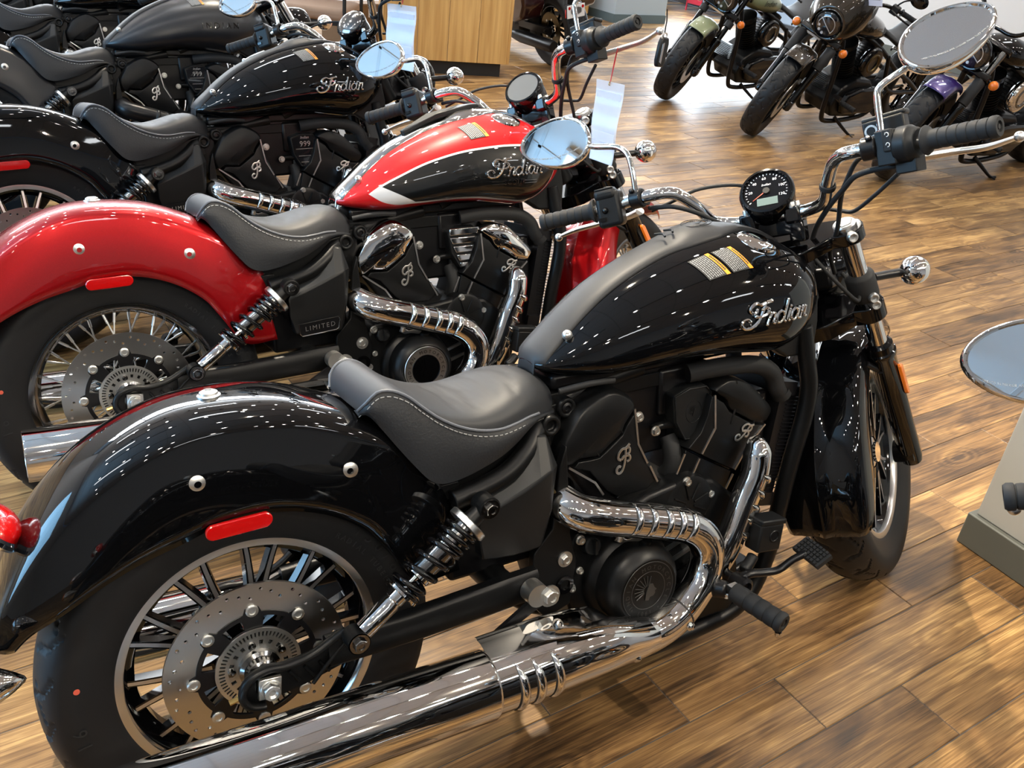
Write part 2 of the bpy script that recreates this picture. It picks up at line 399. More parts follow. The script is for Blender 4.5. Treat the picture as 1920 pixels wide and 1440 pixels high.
def text_geo(body, size, align='CENTER', shear=0.0, space=1.0):
    cu = bpy.data.curves.new('lettering', 'FONT'); cu.body = body; cu.size = size; cu.align_x = align; cu.shear = shear; cu.space_character = space; cu.resolution_u = 2
    o = bpy.data.objects.new('lettering', cu); COL.objects.link(o)
    dg = bpy.context.evaluated_depsgraph_get(); me = bpy.data.meshes.new_from_object(o.evaluated_get(dg))
    vs = [v.co.copy() for v in me.vertices]; fs = [tuple(p.vertices) for p in me.polygons]
    bpy.data.objects.remove(o); bpy.data.curves.remove(cu); bpy.data.meshes.remove(me)
    return vs, fs
def frame_xf(o, u, v, n):
    o, u, v, n = Vector(o), Vector(u).normalized(), Vector(v).normalized(), Vector(n).normalized()
    return lambda p: o + u * p[0] + v * p[1] + n * (p[2] if len(p) > 2 else 0)
def ring_text(g, body, size, c, u, v, n, r, start, mi=0, lift=0.0006, step=None, depth=0.0):
    """letters standing on a circle of radius r, clockwise seen from n"""
    c, u, v, n = Vector(c), Vector(u), Vector(v), Vector(n)
    a = start
    for ch in body:
        if ch != ' ':
            vs, fs = text_geo(ch, size)
            t = u * math.cos(a) + v * math.sin(a); w = -(v * math.cos(a) - u * math.sin(a))
            g.add([c + t * (r + p.y) + w * p.x + n * lift for p in vs], fs, mi)
        a -= (step or size * 0.72 / r)
# ------------------------------------------------------------------ objects
def bl(name, me, parent=None, mats=(), label=None, cat=None, group=None, kind=None, mods=()):
    o = bpy.data.objects.new(name, me); COL.objects.link(o)
    if parent: o.parent = parent
    ms = [MATS[x] for x in mats]
    while len(me.materials) < len(ms): me.materials.append(None)
    for i, m in enumerate(ms):
        o.material_slots[i].link = 'OBJECT'; o.material_slots[i].material = m
    if label: o['label'] = label
    if cat: o['category'] = cat
    if group: o['group'] = group
    if kind: o['kind'] = kind
    for md in mods:
        if md[0] == 'bevel':
            b = o.modifiers.new('bevel', 'BEVEL'); b.width = md[1]; b.segments = md[2] if len(md) > 2 else 2; b.limit_method = 'ANGLE'; b.angle_limit = math.radians(30); b.harden_normals = False
        elif md[0] == 'solid':
            b = o.modifiers.new('solidify', 'SOLIDIFY'); b.thickness = md[1]; b.offset = -1
        elif md[0] == 'subsurf':
            b = o.modifiers.new('subsurf', 'SUBSURF'); b.levels = md[1]; b.render_levels = md[1]
    return o
def empty(name, loc=(0, 0, 0), rot=(0, 0, 0), label=None, cat=None, group=None):
    o = bpy.data.objects.new(name, None); COL.objects.link(o); o.location = loc; o.rotation_euler = rot
    o.empty_display_size = 0.1
    if label: o['label'] = label
    if cat: o['category'] = cat
    if group: o['group'] = group
    return o
# ------------------------------------------------------------------ cruiser geometry (bike frame: x forward, y left, z up; origin under the rear axle)
RAKE = math.radians(29); STEER_AX = Vector((-math.sin(RAKE), 0, math.cos(RAKE))); STEER_O = Vector((1.684, 0, 0)); STEER_R = Matrix.Rotation(0.5326, 3, STEER_AX)
def ST(p): return STEER_R @ (Vector(p) - STEER_O) + STEER_O
def mir(pts): return [Vector((p[0], -p[1], p[2])) for p in pts]
CACHE = {}
def part(parent, name, key, fn, mats, st=False, mods=(), label=None, kind=None, angle=38):
    if key not in CACHE:
        r = fn()
        if isinstance(r, G): CACHE[key] = r.mesh(key, ST if st else None, angle)
        else:
            if st:
                for v in r.vertices: v.co = ST(v.co)
                r.update()
            CACHE[key] = r
    return bl(name, CACHE[key], parent, mats, label=label, mods=mods, kind=kind)

FEND = [  # t, crown x,z | crease x,z,y | lower x,z,y   (front to rear)
 (0, .362, .560, .338, .512, .104, .352, .414, .117),
 (1, .350, .592, .325, .556, .104, .272, .416, .118),
 (2, .318, .640, .292, .600, .105, .222, .488, .118),
 (3, .270, .682, .248, .652, .105, .186, .538, .118),
 (4, .190, .728, .155, .700, .106, .120, .584, .118),
 (5, .095, .762, .060, .735, .107, .040, .609, .118),
 (6, -.010, .772, -.040, .741, .107, -.040, .606, .118),
 (7, -.090, .764, -.118, .724, .107, -.095, .592, .118),
 (8, -.165, .737, -.185, .686, .106, -.150, .578, .118),
 (9, -.230, .695, -.238, .643, .105, -.205, .557, .118),
 (10, -.290, .628, -.290, .594, .103, -.262, .528, .116),
 (11, -.340, .550, -.330, .540, .098, -.305, .505, .108),
 (12, -.368, .485, -.352, .482, .088, -.330, .478, .094)]
def g_fender():
    g = G(); rows = []
    for i in range(61):
        t = i * 12 / 60; cx, cz, kx, kz, ky, lx, lz, ly = interp(FEND, t)
        half = []
        for k in range(6):  # side, slightly bulged
            s = k / 6; half.append(Vector((lx + (kx - lx) * s, -(ly + (ky - ly) * s + .004 * math.sin(PI * s)), lz + (kz - lz) * s)))
        for k in range(9):
            a = k / 8 * PI / 2; e = 0.86
            w = math.cos(a) ** e if k < 8 else 0.0; h = math.sin(a) ** e if k else 0.0
            half.append(Vector((kx + (cx - kx) * h, -ky * w, kz + (cz - kz) * h)))
        row = half + mir(half[:-1])[::-1]
        rows.append(row)
    g.grid(rows); return g
def g_button(c, n, r=.013):
    g = G(); g.lathe([(0, -.002), (r * 1.25, -.002), (r * 1.25, .001), (r, .003), (r * .95, .006), (r * .6, .0085), (r * .38, .009), (r * .36, .005), (0, .005)], c, n, 20); return g
def g_lens(c, u, v, n, hw, hh, d):
    c, u, v, n = Vector(c), Vector(u).normalized(), Vector(v).normalized(), Vector(n).normalized()
    g = G(); ring = []
    for k in range(28):
        a = 2 * PI * k / 28; x = math.cos(a) * hh + (hw - hh) * (1 if math.cos(a) > 1e-6 else (-1 if math.cos(a) < -1e-6 else 0)); y = math.sin(a) * hh
        ring.append((x, y))
    rows = [[c + u * x * s + v * y * s2 + n * h for x, y in ring] for s, s2, h in ((1, 1, 0), (1, 1, d * .7), (.97, .88, d), (.5, .2, d * 1.05))]
    g.grid(rows, cv=True); g.ngon(rows[-1]); return g
TANK = [  # x, top z, bottom z, half width, z of the widest point
 (.560, .735, .726, .022, .731), (.566, .741, .722, .040, .731), (.580, .755, .716, .056, .732), (.605, .775, .710, .074, .735), (.650, .812, .702, .098, .742), (.712, .853, .700, .122, .752),
 (.790, .889, .706, .143, .764), (.855, .912, .710, .156, .774), (.930, .932, .706, .167, .783), (1.010, .940, .696, .174, .786), (1.065, .932, .690, .174, .785),
 (1.115, .918, .702, .164, .788), (1.155, .900, .728, .144, .794), (1.192, .880, .758, .112, .802), (1.222, .855, .785, .070, .812), (1.236, .832, .805, .030, .816)]
def tank_pt(x, a):
    """a: 0 top centre .. 1 widest .. 2 bottom; right-hand side"""
    zt, zb, hw, zm = interp(TANK, x)
    if a <= 1:
        q = a * PI / 2; return Vector((x, -hw * math.sin(q) ** .92, zm + (zt - zm) * math.cos(q) ** .92))
    q = (a - 1) * PI / 2; return Vector((x, -hw * math.cos(q) ** .55, zm - (zm - zb) * math.sin(q) ** .9))
def g_tank():
    g = G(); rows = []
    xs = [.560, .562, .566, .572] + [.58 + .012 * i for i in range(52)] + [1.210, 1.220, 1.228, 1.233, 1.236]
    xs = [x for x in xs if x <= 1.236]; xs = sorted(set(round(x, 4) for x in xs))
    for x in xs:
        half = [tank_pt(x, 2 * i / 22) for i in range(23)]
        rows.append(half + mir(half[1:-1])[::-1])
    g.grid(rows, cv=True, capu=True); return g
def g_strip(chrome=False):
    g = G(); rows = []
    W = [(.558, .046), (.575, .048), (.63, .046), (.72, .043), (.80, .042), (.86, .044), (.91, .054), (.97, .056), (1.01, .046), (1.05, .030), (1.12, .022), (1.165, .020)]
    for i in range(60):
        x = .562 + (1.165 - .562) * i / 59
        w = interp([(a, b) for a, b in W], x)[0]
        zt, zb, hw, zm = interp(TANK, x); w = min(w, hw * .98)
        pad = 0.010 * math.exp(-((x - .935) / .045) ** 4)
        def top(y):
            s = min(1, (y / hw)) ** (1 / .92); return zm + (zt - zm) * math.cos(math.asin(s)) ** .92
        ys = [w, w, w * .93, w * .55, 0]
        hs = [-.004, .003, .0075, .009 + pad * .8, .010 + pad]
        half = [Vector((x, -y, top(y) + h)) for y, h in zip(ys, hs)]
        rows.append(half + mir(half[:-1])[::-1])
    g.grid(rows)
    # rear nose turned down over the tank tip
    r0 = rows[0]; r1 = [Vector((p.x - .004, p.y, p.z - .024)) for p in r0]; r2 = [Vector((p.x + .004, p.y * .96, p.z - .046)) for p in r0]
    g.grid([r2, r1, r0]); return g
def surf_tank(x, z, lift=.0015):
    zt, zb, hw, zm = interp(TANK, x)
    if z >= zm:
        c = min(1, ((z - zm) / (zt - zm)) ** (1 / .92)); y = hw * math.sin(math.acos(c)) ** .92
    else:
        s = min(1, ((zm - z) / (zm - zb)) ** (1 / .9)); y = hw * math.cos(math.asin(s)) ** .55
    return Vector((x, -(y + lift), z))
SCRIPT = [  # handwritten-style word, unit box about 1 wide, .4 high: three strokes of the capital, then the small letters
 [(.42, .40), (.34, .37), (.29, .24), (.24, .10), (.16, .01), (.06, .0), (.01, .06), (.02, .13), (.08, .15), (.12, .11)],
 [(.42, .40), (.33, .38), (.27, .36), (.21, .39), (.15, .36), (.12, .30), (.15, .24), (.20, .25), (.21, .29)],
 [(.20, .18), (.27, .17), (.35, .20), (.38, .26), (.34, .30), (.29, .28)],
 [(.365, .01), (.41, .20)], [(.39, .12), (.435, .19), (.47, .185), (.465, .12), (.445, .04), (.475, .015)],
 [(.605, .17), (.565, .20), (.515, .16), (.495, .08), (.515, .02), (.56, .02), (.60, .08)], [(.675, .37), (.64, .24), (.605, .06), (.63, .015)],
 [(.70, .20), (.67, .05), (.695, .015)],
 [(.83, .17), (.79, .20), (.745, .16), (.725, .08), (.745, .02), (.785, .02), (.825, .08)], [(.86, .20), (.83, .06), (.855, .015)],
 [(.88, .01), (.925, .20)], [(.905, .12), (.95, .19), (.985, .185), (.98, .12), (.96, .04), (.995, .015)]]
def g_badge_script():
    g = G(); x0, x1 = .930, 1.098
    for sp in SCRIPT:
        P = catmull([(p[0], p[1], 0) for p in sp], 6)
        w = .0034 if sp in SCRIPT[:3] else .0027
        pts = [surf_tank(x0 + (x1 - x0) * p.x, .777 + (x1 - x0) * p.y * .68 + .004 * p.x, .003) for p in P]
        g.tube(pts, w, 8, flat=1.0)
        g.sphere(pts[0], w * 1.25, 8, 6); g.sphere(pts[-1], w * 1.1, 8, 6)
    g.sphere(surf_tank(x0 + (x1 - x0) * .715, .777 + (x1 - x0) * .28 * .68, .003), .0033, 8, 6)
    return g
def tank_text(g, body, size, xc, zc, mi=0, lift=.0025, depth=.003, sp=1.0):
    vs, fs = text_geo(body, size, 'CENTER', 0, sp)
    n = len(vs)
    a = [surf_tank(xc + p.x, zc + p.y, lift) for p in vs]
    g.add(a, fs, mi)
    b = [surf_tank(xc + p.x, zc + p.y, lift - depth) for p in vs]
    ed = {}
    for f in fs:
        for i in range(len(f)):
            e = (f[i], f[(i + 1) % len(f)]); ed[e] = 1
    o = len(g.v); g.add(a + b, [(e[0], e[1], e[1] + n, e[0] + n) for e in ed if (e[1], e[0]) not in ed], mi)
def g_badge_block():
    g = G(); tank_text(g, 'INDIAN', .034, 1.005, .786, sp=1.45, depth=.004); return g
def g_badge_scout():
    g = G(); tank_text(g, 'SCOUT', .018, 1.012, .756, sp=1.1)
    for xa, xb in ((.945, .982), (1.042, 1.082)):
        for z in (.758, .765):
            g.tube([surf_tank(xa + (xb - xa) * i / 4, z, .001) for i in range(5)], .0011, 6)
    return g
def label_geo(cols):
    """warning stickers high on the tank: orange header bars with rows of small print"""
    g = G()
    def q(u, v, lift=.0012):  # u forward, v down the flank
        x = .863 + .103 * u + .017 * v; p = tank_pt(x, .334 + .245 * v); e = .004
        n = (tank_pt(x, .334 + .245 * v + e) - p).cross(tank_pt(x + e, .334 + .245 * v) - p).normalized()
        if n.z < 0: n = -n
        return p + n * lift
    def quad(u0, u1, v0, v1, mi, lift=.0012, n=6):
        rows = [[q(u0 + (u1 - u0) * i / n, v0 + (v1 - v0) * j / n, lift) for j in range(n + 1)] for i in range(n + 1)]; g.grid(rows, mi)
    for (a, b) in cols:
        quad(a, b, 0, 1, 0)
        quad(a + (b - a) * .82, b, 0.0, 1.0, 1, .0016)
        rr = random.Random(3)
        k = 0
        while k < 8:   # lines of print run down the slope
            u0 = a + (b - a) * (.06 + .092 * k); v = 0.04
            while v < .93:
                w = rr.uniform(.03, .10); quad(u0, u0 + (b - a) * .045, v, min(v + w, .96), 2, .0017, 1); v += w + .018
            k += 1
        v = .12
        while v < .8:
            quad(b - (b - a) * .13, b - (b - a) * .05, v, v + .05, 3, .002, 1); v += .065
    return g
def g_cap():
    g = G(); c = Vector((1.040, -.078, .911)); n = Vector((.10, -.36, 1)).normalized()
    g.lathe([(0, -.03), (.035, -.03), (.035, -.004), (.031, -.002), (.031, .003), (.038, .004), (.0405, .007), (.040, .011), (.032, .0155), (.016, .018), (0, .0185)], c, n, 48)
    return g
def g_cap_base():
    g = G(); c = Vector((1.040, -.078, .911)); n = Vector((.10, -.36, 1)).normalized()
    g.lathe([(.049, -.022), (.047, -.008), (.043, -.004), (.035, -.005)], c, n, 40); return g
SEAT = [  # x, top centre z, piping y, z, skirt y, z
 (.204, .727, .066, .724, .068, .716), (.212, .744, .084, .741, .088, .722), (.228, .759, .090, .757, .098, .702), (.250, .765, .096, .759, .112, .668), (.275, .753, .104, .747, .124, .632),
 (.300, .735, .110, .724, .130, .602), (.325, .722, .116, .703, .131, .592), (.360, .711, .120, .682, .130, .594), (.400, .706, .120, .667, .128, .603), (.440, .710, .118, .661, .124, .615),
 (.475, .717, .112, .663, .116, .630), (.505, .722, .102, .665, .104, .643), (.535, .722, .088, .662, .089, .650), (.560, .714, .074, .657, .075, .648), (.582, .698, .058, .652, .058, .644), (.598, .676, .030, .655, .030, .645)]
def seat_rows(n=64):
    for i in range(n + 1):
        x = .204 + (.598 - .204) * i / n; yield x, interp(SEAT, x)
def g_cushion():
    g = G(); rows = []
    for x, (zc, yp, zp, yb, zb) in seat_rows():
        half = []
        for k in range(9):
            a = k / 8 * PI / 2; dish = -.010 * math.exp(-((x - .38) / .09) ** 2) * math.cos(a) ** 2
            half.append(Vector((x, -yp * math.cos(PI / 2 - a) ** .75 if k else 0, zp + (zc - zp) * math.cos(a) ** .8 + dish)) if k < 8 else Vector((x, -yp, zp)))
        # quilting grooves on the front of the cushion
        rows.append(mir(half[1:])[::-1] + half)
    for r in rows:
        for p in r:
            for (gx) in (.395, .435, .475, .515):
                d = abs(p.x + .35 * abs(p.y) - gx)
                if abs(p.y) < .072 and d < .004: p.z -= .0028
    g.grid(rows)
    r0 = rows[0]; g.ngon(r0[::-1]); g.ngon(rows[-1]); return g
def g_skirt(sg):
    g = G()
    for sgn in (sg,):
        rows = []
        for x, (zc, yp, zp, yb, zb) in seat_rows():
            row = []
            for k in range(7):
                s = k / 6; row.append(Vector((x, -sgn * (yp + (yb - yp) * s + .006 * math.sin(PI * s)), zp + (zb - zp) * s)))
            row.append(Vector((x, -sgn * (yb - .02), zb + .004)))
            rows.append(row if sgn > 0 else row[::-1])
        g.grid(rows)
    return g
def pipe_pts(off=.0, dz=.0):
    return [Vector((x, -(yp + off), zp + dz)) for x, (zc, yp, zp, yb, zb) in seat_rows(48) if x < .54]
def g_piping(sg):
    g = G(); P = pipe_pts(.0015, .001); g.tube(P if sg > 0 else mir(P), .0027, 8); return g
def g_thread():
    g = G(); P = pipe_pts(.0052, -.0085); P = catmull(P, 4); L = 0; on = True; seg = [P[0]]
    for a, b in zip(P, P[1:]):
        L += (b - a).length
        if on: seg.append(b)
        if L > (.0055 if on else .0022):
            if on and len(seg) > 1: g.tube(seg, .0008, 5)
            on = not on; L = 0; seg = [b]
    return g
# --- wheels
def tyre_prof(hw, R, rim):
    s = hw / .0755
    base = [(rim - .004, .050 * s), (rim + .006, .058 * s), (rim + .03, .069 * s), (R - .055, .0755 * s), (R - .035, .0750 * s), (R - .022, .068 * s), (R - .013, .057 * s), (R - .0065, .042 * s), (R - .002, .022 * s), (R, 0)]
    P = catmull([(a, b, 0) for a, b in base], 3)
    h = [(p.x, p.y) for p in P]
    return h + [(r, -y) for r, y in h[:-1]][::-1]
def g_tyre(c, hw, R, rim, grooves=26, st=None, NS=520, style=0):
    g = G(); prof = tyre_prof(hw, R, rim); rows = []
    for r, y in prof:
        row = []
        for k in range(NS):
            a = 2 * PI * k / NS; rr = r
            d = R - r
            if d < .030:
                ay = abs(y) / hw; ph = grooves * a / (2 * PI)
                side = .5 if y > 0 else 0
                f1 = (ph + side + ay * 1.3 + .18 * math.sin(ay * 7)) % 1.0
                f2 = (ph * .5 + side * .5 - ay * 1.1 + .3) % 1.0
                if style == 0 and ((.12 < ay < .88 and f1 < .13) or (.3 < ay < .72 and f2 < .05)): rr -= .0045
                if style == 1 and ((.05 < ay < .75 and f1 < .16 and int(ph + side + ay * 1.3) % 2 == 0) or (.25 < ay < .9 and f2 < .06)): rr -= .0045
            row.append(Vector((c[0] + rr * math.cos(a), c[1] + y, c[2] + rr * math.sin(a))))
        rows.append(row)
    g.grid(rows, cv=True); return g
def g_rim(c, hw, rim, wire=False):
    c = Vector(c); g = G(); w = hw
    lip = [(rim - .012, w - .004), (rim - .004, w), (rim + .001, w + .002), (rim + .001, w - .003)]
    for s in (1, -1):
        g.lathe([(rim + .002, s * (w - .006)), (rim + .003, s * (w + .002)), (rim + .001, s * (w + .006)), (rim - .003, s * (w + .0065)), (rim - .014, s * (w + .004)), (rim - .0155, s * (w + .001)), (rim - .0155, s * (w - .008))], c, (0, 1, 0), 96, 1)
    g.lathe([(rim - .013, w - .006), (rim - .019, w - .012), (rim - .023, w * .5), (rim - (.036 if not wire else .03), .012), (rim - (.036 if not wire else .03), -.012), (rim - .023, -w * .5), (rim - .019, -w + .012), (rim - .013, -w + .006), (rim, -w + .01), (rim, w - .01), (rim - .013, w - .006)], c, (0, 1, 0), 96, 0)
    return g
def g_hub(c, r=.036, w=.05):
    g = G(); g.lathe([(0, -w), (r * .7, -w), (r * .7, -w + .008), (r, -w + .01), (r * 1.25, -w + .02), (r * .8, -.015), (r * .8, .015), (r * 1.25, w - .02), (r, w - .01), (r * .7, w), (0, w)], c, (0, 1, 0), 36); return g
def g_cast_spoke(c, a, rim, skew, side):
    """one leg of a split cast spoke with a machined face"""
    c = Vector(c); g = G()
    def P(r, ang, y): return c + Vector((r * math.cos(ang), y, r * math.sin(ang)))
    a0 = a + skew * .035; a1 = a + skew * .135; r0, r1 = .040, rim - .017
    rows = []
    for i in range(7):
        t = i / 6; r = r0 + (r1 - r0) * t; an = a0 + (a1 - a0) * t; w = (.0075 - .002 * t) / r; y = side * (.040 - .018 * t); dpt = .020 - .006 * t
        rows.append([P(r, an - w, y), P(r, an + w, y), P(r, an + w * 1.4, y - side * dpt), P(r, an - w * 1.4, y - side * dpt)])
    g.grid(rows, 0, cv=True)
    g.grid([[p[0].lerp(p[1], .22) + Vector((0, side * .0008, 0)), p[0].lerp(p[1], .78) + Vector((0, side * .0008, 0))] for p in rows[1:]], 1)
    return g
def g_wire_spoke(c, a, rim, d, side):
    c = Vector(c); p0 = c + Vector((.045 * math.cos(a), side * .035, .045 * math.sin(a))); b = a + d * .62; p1 = c + Vector(((rim - .028) * math.cos(b), side * .008, (rim - .028) * math.sin(b)))
    g = G(); g.tube([p0, p1], .0020, 6); q = (p1 - p0).normalized(); g.tube([p1 - q * .026, p1], .0034, 6); return g
def circ2(cx, cy, r, n=16, ph=0): return [(cx + r * math.cos(2 * PI * k / n + ph), cy + r * math.sin(2 * PI * k / n + ph)) for k in range(n)]
def side_xf(c, y):
    c = Vector(c); return lambda p: Vector((c.x + p[0], y - p[2], c.z + p[1]))
def slot2(r0, r1, a, da, n=5):
    return [(r0 * math.cos(a - da + 2 * da * k / n), r0 * math.sin(a - da + 2 * da * k / n)) for k in range(n + 1)] + [(r1 * math.cos(a + da - 2 * da * k / n), r1 * math.sin(a + da - 2 * da * k / n)) for k in range(n + 1)]
def m_disc(c, y, R=.149):
    sp = [circ2(0, 0, R, 96)]
    inner = []
    for k in range(96):
        a = 2 * PI * k / 96; w = .5 + .5 * math.cos(8 * a + PI); inner.append(((.093 + .006 * w ** 2) * math.cos(a), (.093 + .006 * w ** 2) * math.sin(a)))
    sp.append(inner)
    for k in range(48):
        a = 2 * PI * k / 48; r = (.126, .134, .140)[k % 3] - .002; sp.append(circ2(r * math.cos(a), r * math.sin(a), .0032, 8))
    return curve_mesh('brake_disc', sp, .005, 0, side_xf(c, y))
def m_carrier(c, y):
    sp = [[((.1085 if math.cos(8 * 2 * PI * k / 128) > .70 else .0985) * math.cos(2 * PI * k / 128), (.108 if math.cos(8 * 2 * PI * k / 128) > .70 else .0985) * math.sin(2 * PI * k / 128)) for k in range(128)], circ2(0, 0, .030, 32)]
    for k in range(8): sp.append(slot2(.068, .091, 2 * PI * (k + .5) / 8, .20))
    return curve_mesh('disc_carrier', sp, .005, .0006, side_xf(c, y))
def m_abs(c, y):
    sp = [circ2(0, 0, .070, 72), circ2(0, 0, .034, 40)]
    for k in range(60): sp.append(slot2(.055, .064, 2 * PI * k / 60, .024, 1))
    for k in range(18): sp.append(slot2(.041, .049, 2 * PI * k / 18, .07, 2))
    return curve_mesh('sensor_ring', sp, .003, 0, side_xf(c, y))
REAR = (0, 0, .323)
FRONT = (1.562, 0, .32)
def wheel(root, which, kind, lipmat):
    front = which == 'f'; c = FRONT if front else REAR; hw = .066 if front else .0755; R = .32 if front else .323; w = .040 if front else .046
    rimr = .2165
    ft = which + kind
    wh = part(root, 'wheel', 'rim_' + ft, lambda: g_rim(c, w, rimr, kind == 'wire'), ('gloss_black', lipmat) if kind != 'wire' else ('dark_chrome', 'dark_chrome'), st=front)
    part(wh, 'tyre', 'tyre_' + which, lambda: g_tyre(c, hw, R, rimr), ('tyre',), st=front)
    part(wh, 'hub', 'hub_' + ft, lambda: g_hub(c), ('chrome' if kind == 'wire' or front else 'dark_chrome',), st=front)
    if kind == 'cast':
        for k in range(10):
            for sk in (-1, 1):
                part(wh, 'spoke', 'cs%s%d%d' % (which, k, sk), lambda: g_cast_spoke(c, 2 * PI * k / 10 + .12, rimr, sk, -1), ('gloss_black', 'machined'), st=front)
    else:
        for k in range(40):
            part(wh, 'spoke', 'ws%s%d' % (which, k), lambda: g_wire_spoke(c, 2 * PI * k / 40, rimr, 1 if k % 2 else -1, 1 if k % 4 < 2 else -1), ('polished',), st=front)
    if not front:
        part(wh, 'brake_disc', 'discr', lambda: m_disc(c, -.072), ('brushed_disc',))
        part(wh, 'disc_carrier', 'carr', lambda: m_carrier(c, -.073), ('satin_black',))
        part(wh, 'sensor_ring', 'absr', lambda: m_abs(c, -.079), ('zinc',))
        for k in range(8):
            a = 2 * PI * k / 8; part(wh, 'disc_button', 'btn%d' % k, lambda: G().lathe([(.0105, 0), (.0105, .003), (.008, .0045), (.006, .0045), (.0055, .002), (0, .002)], (.103 * math.cos(a), -.075, .323 + .103 * math.sin(a)), (0, -1, 0), 16), ('zinc',))
        def hubface():
            g = G(); g.lathe([(.034, 0), (.034, .012), (.028, .016), (.027, .030), (.021, .034), (.021, .055), (0, .055)], (0, -.078, .323), (0, -1, 0), 32)
            for k in range(5):
                a = 2 * PI * k / 5 + .5; g.lathe([(.0065, 0), (.0065, .006), (.003, .007), (.003, .004), (0, .004)], (.052 * math.cos(a) * .85, -.080, .323 + .052 * math.sin(a) * .85), (0, -1, 0), 10)
            return g
        part(wh, 'axle_spacer', 'hubf', hubface, ('dark_chrome',))
        def wall_text():
            g = G(); c3 = Vector((0, -.0765, .323))
            ring_text(g, '150/80B16', .030, c3, (1, 0, 0), (0, 0, 1), (0, -1, 0), .262, math.radians(46), lift=.001, step=.095)
            ring_text(g, 'RADIAL TUBELESS 71H', .014, c3, (1, 0, 0), (0, 0, 1), (0, -1, 0), .243, math.radians(52), lift=-.001, step=.048)
            return g
        part(wh, 'sidewall_lettering', 'wtxt', wall_text, ('rubber',))
        part(wh, 'sidewall_number', 'wtx2', lambda: (lambda g: (ring_text(g, '16', .03, Vector((0, -.0765, .323)), (1, 0, 0), (0, 0, 1), (0, -1, 0), .262, math.radians(190), lift=.001, step=.095), g)[1])(G()), ('rubber',))
        part(wh, 'paint_dot', 'dot', lambda: G().lathe([(0, .0012), (.0045, .0012), (.005, 0)], (.270 * math.cos(math.radians(169)), -.0752, .323 + .270 * math.sin(math.radians(169))), (0, -1, 0), 14), ('red_mark',))
    else:
        part(wh, 'brake_disc', 'discf', lambda: m_disc(FRONT, .070), ('brushed_disc',), st=True)
    return wh

def g_engine_case():
    g = G()
    pts = [(.585, .28), (.592, .385), (.61, .41), (.70, .42), (.78, .445), (.86, .455), (.95, .44), (1.02, .38), (1.03, .25), (1.05, .14), (1.02, .10), (.70, .11), (.62, .16)]
    g.prism([Vector((x, -.105, z)) for x, z in pts], (0, .21, 0)); return g
def g_barrel(rear):
    g = G()
    pts = [(.70, .40), (.60, .54), (.59, .60), (.66, .67), (.735, .655), (.80, .50), (.86, .42)] if rear else [(.86, .42), (.93, .60), (.96, .645), (1.03, .635), (1.10, .56), (1.01, .38)]
    g.prism([Vector((x, -.066, z)) for x, z in pts], (0, .13, 0))
    return g
def prof_plate(pts, y0, y1, inset=.88, dome=0.0):
    """side-plane outline standing from y0 to y1 with a slightly domed face"""
    n = len(pts); cx = sum(p[0] for p in pts) / n; cz = sum(p[1] for p in pts) / n; g = G(); rows = []
    P = [(p.x, p.y) for p in catmull([(x, z, 0) for x, z in pts], 3, True)] if dome else pts
    S = [(1, y0), (1, y0 + (y1 - y0) * .62), (.985, y0 + (y1 - y0) * .80)] + ([(.93, y1 + .004), (.905, y1 + .001), (.88, y1), (.5, y1 - dome * .5), (.08, y1 - dome * .6)] if dome else [(inset + (1 - inset) * .5, y1 + .001), (inset, y1)])
    for s, y in S: rows.append([Vector((cx + (x - cx) * s, y, cz + (z - cz) * s)) for x, z in P])
    g.grid(rows, cv=True); g.ngon(rows[-1]); return g
RCAP = [(.590, .543), (.578, .580), (.600, .620), (.628, .652), (.686, .678), (.729, .664), (.751, .642), (.746, .627), (.728, .604), (.719, .586), (.690, .566), (.664, .549), (.640, .549), (.614, .551)]
RLOW = [(.664, .547), (.690, .563), (.719, .583), (.730, .602), (.748, .624), (.757, .556), (.781, .510), (.812, .470), (.786, .450), (.712, .452), (.684, .472), (.640, .525), (.606, .540), (.615, .549), (.640, .547)]
FCAP = [(.943, .632), (.966, .646), (.996, .648), (1.038, .632), (1.083, .594), (1.116, .558), (1.108, .536), (1.098, .530), (1.066, .535), (1.028, .558), (.990, .581), (.976, .605)]
FLOW = [(.990, .578), (1.028, .555), (1.066, .532), (1.098, .526), (1.053, .487), (1.018, .437), (.980, .458), (.941, .481), (.882, .517), (.914, .545), (.930, .580), (.940, .622), (.972, .602)]
BARL = [(.886, .512), (.941, .478), (1.016, .435), (1.000, .385), (.945, .39), (.870, .455)]
BARR = [(.790, .484), (.828, .462), (.800, .425), (.760, .415), (.712, .447)]
def g_emblem(cx, cz, ang, s, y):
    g = G(); ST1 = [[(.30, .22), (.20, .28), (.06, .20), (.04, .08), (.16, -.02), (.34, .04), (.50, .26), (.62, .55), (.72, .86)],
                    [(.38, .50), (.24, .60), (.30, .78), (.52, .92), (.74, .90), (.98, 1.0)],
                    [(.74, .92), (.92, .84), (.88, .66), (.70, .60), (.86, .52), (.84, .36), (.66, .32)], [(.40, .50), (.52, .58), (.66, .60)]]
    for sp in ST1:
        P = [Vector(((p[0] - .5) * s * .85, (p[1] - .5) * s, 0)) for p in sp]; P = catmull(P, 5)
        ca, sa = math.cos(ang), math.sin(ang)
        Q = [Vector((cx + p.x * ca - p.y * sa, y, cz + p.x * sa + p.y * ca)) for p in P]
        g.tube(Q, s * .058, 6, flat=.5, up=(0, 1, 0))
    return g
def flat_line(g, P, w, y, mi=0):
    """thin proud stripe along a polyline in the side plane"""
    for (a, b) in zip(P, P[1:]):
        d = Vector((b[0] - a[0], 0, b[1] - a[1])).normalized(); n = Vector((-d.z, 0, d.x)) * w / 2
        A = Vector((a[0], y, a[1])) - d * w * .3; B_ = Vector((b[0], y, b[1])) + d * w * .3
        g.prism([A - n, B_ - n, B_ + n, A + n], (0, .003, 0), mi)
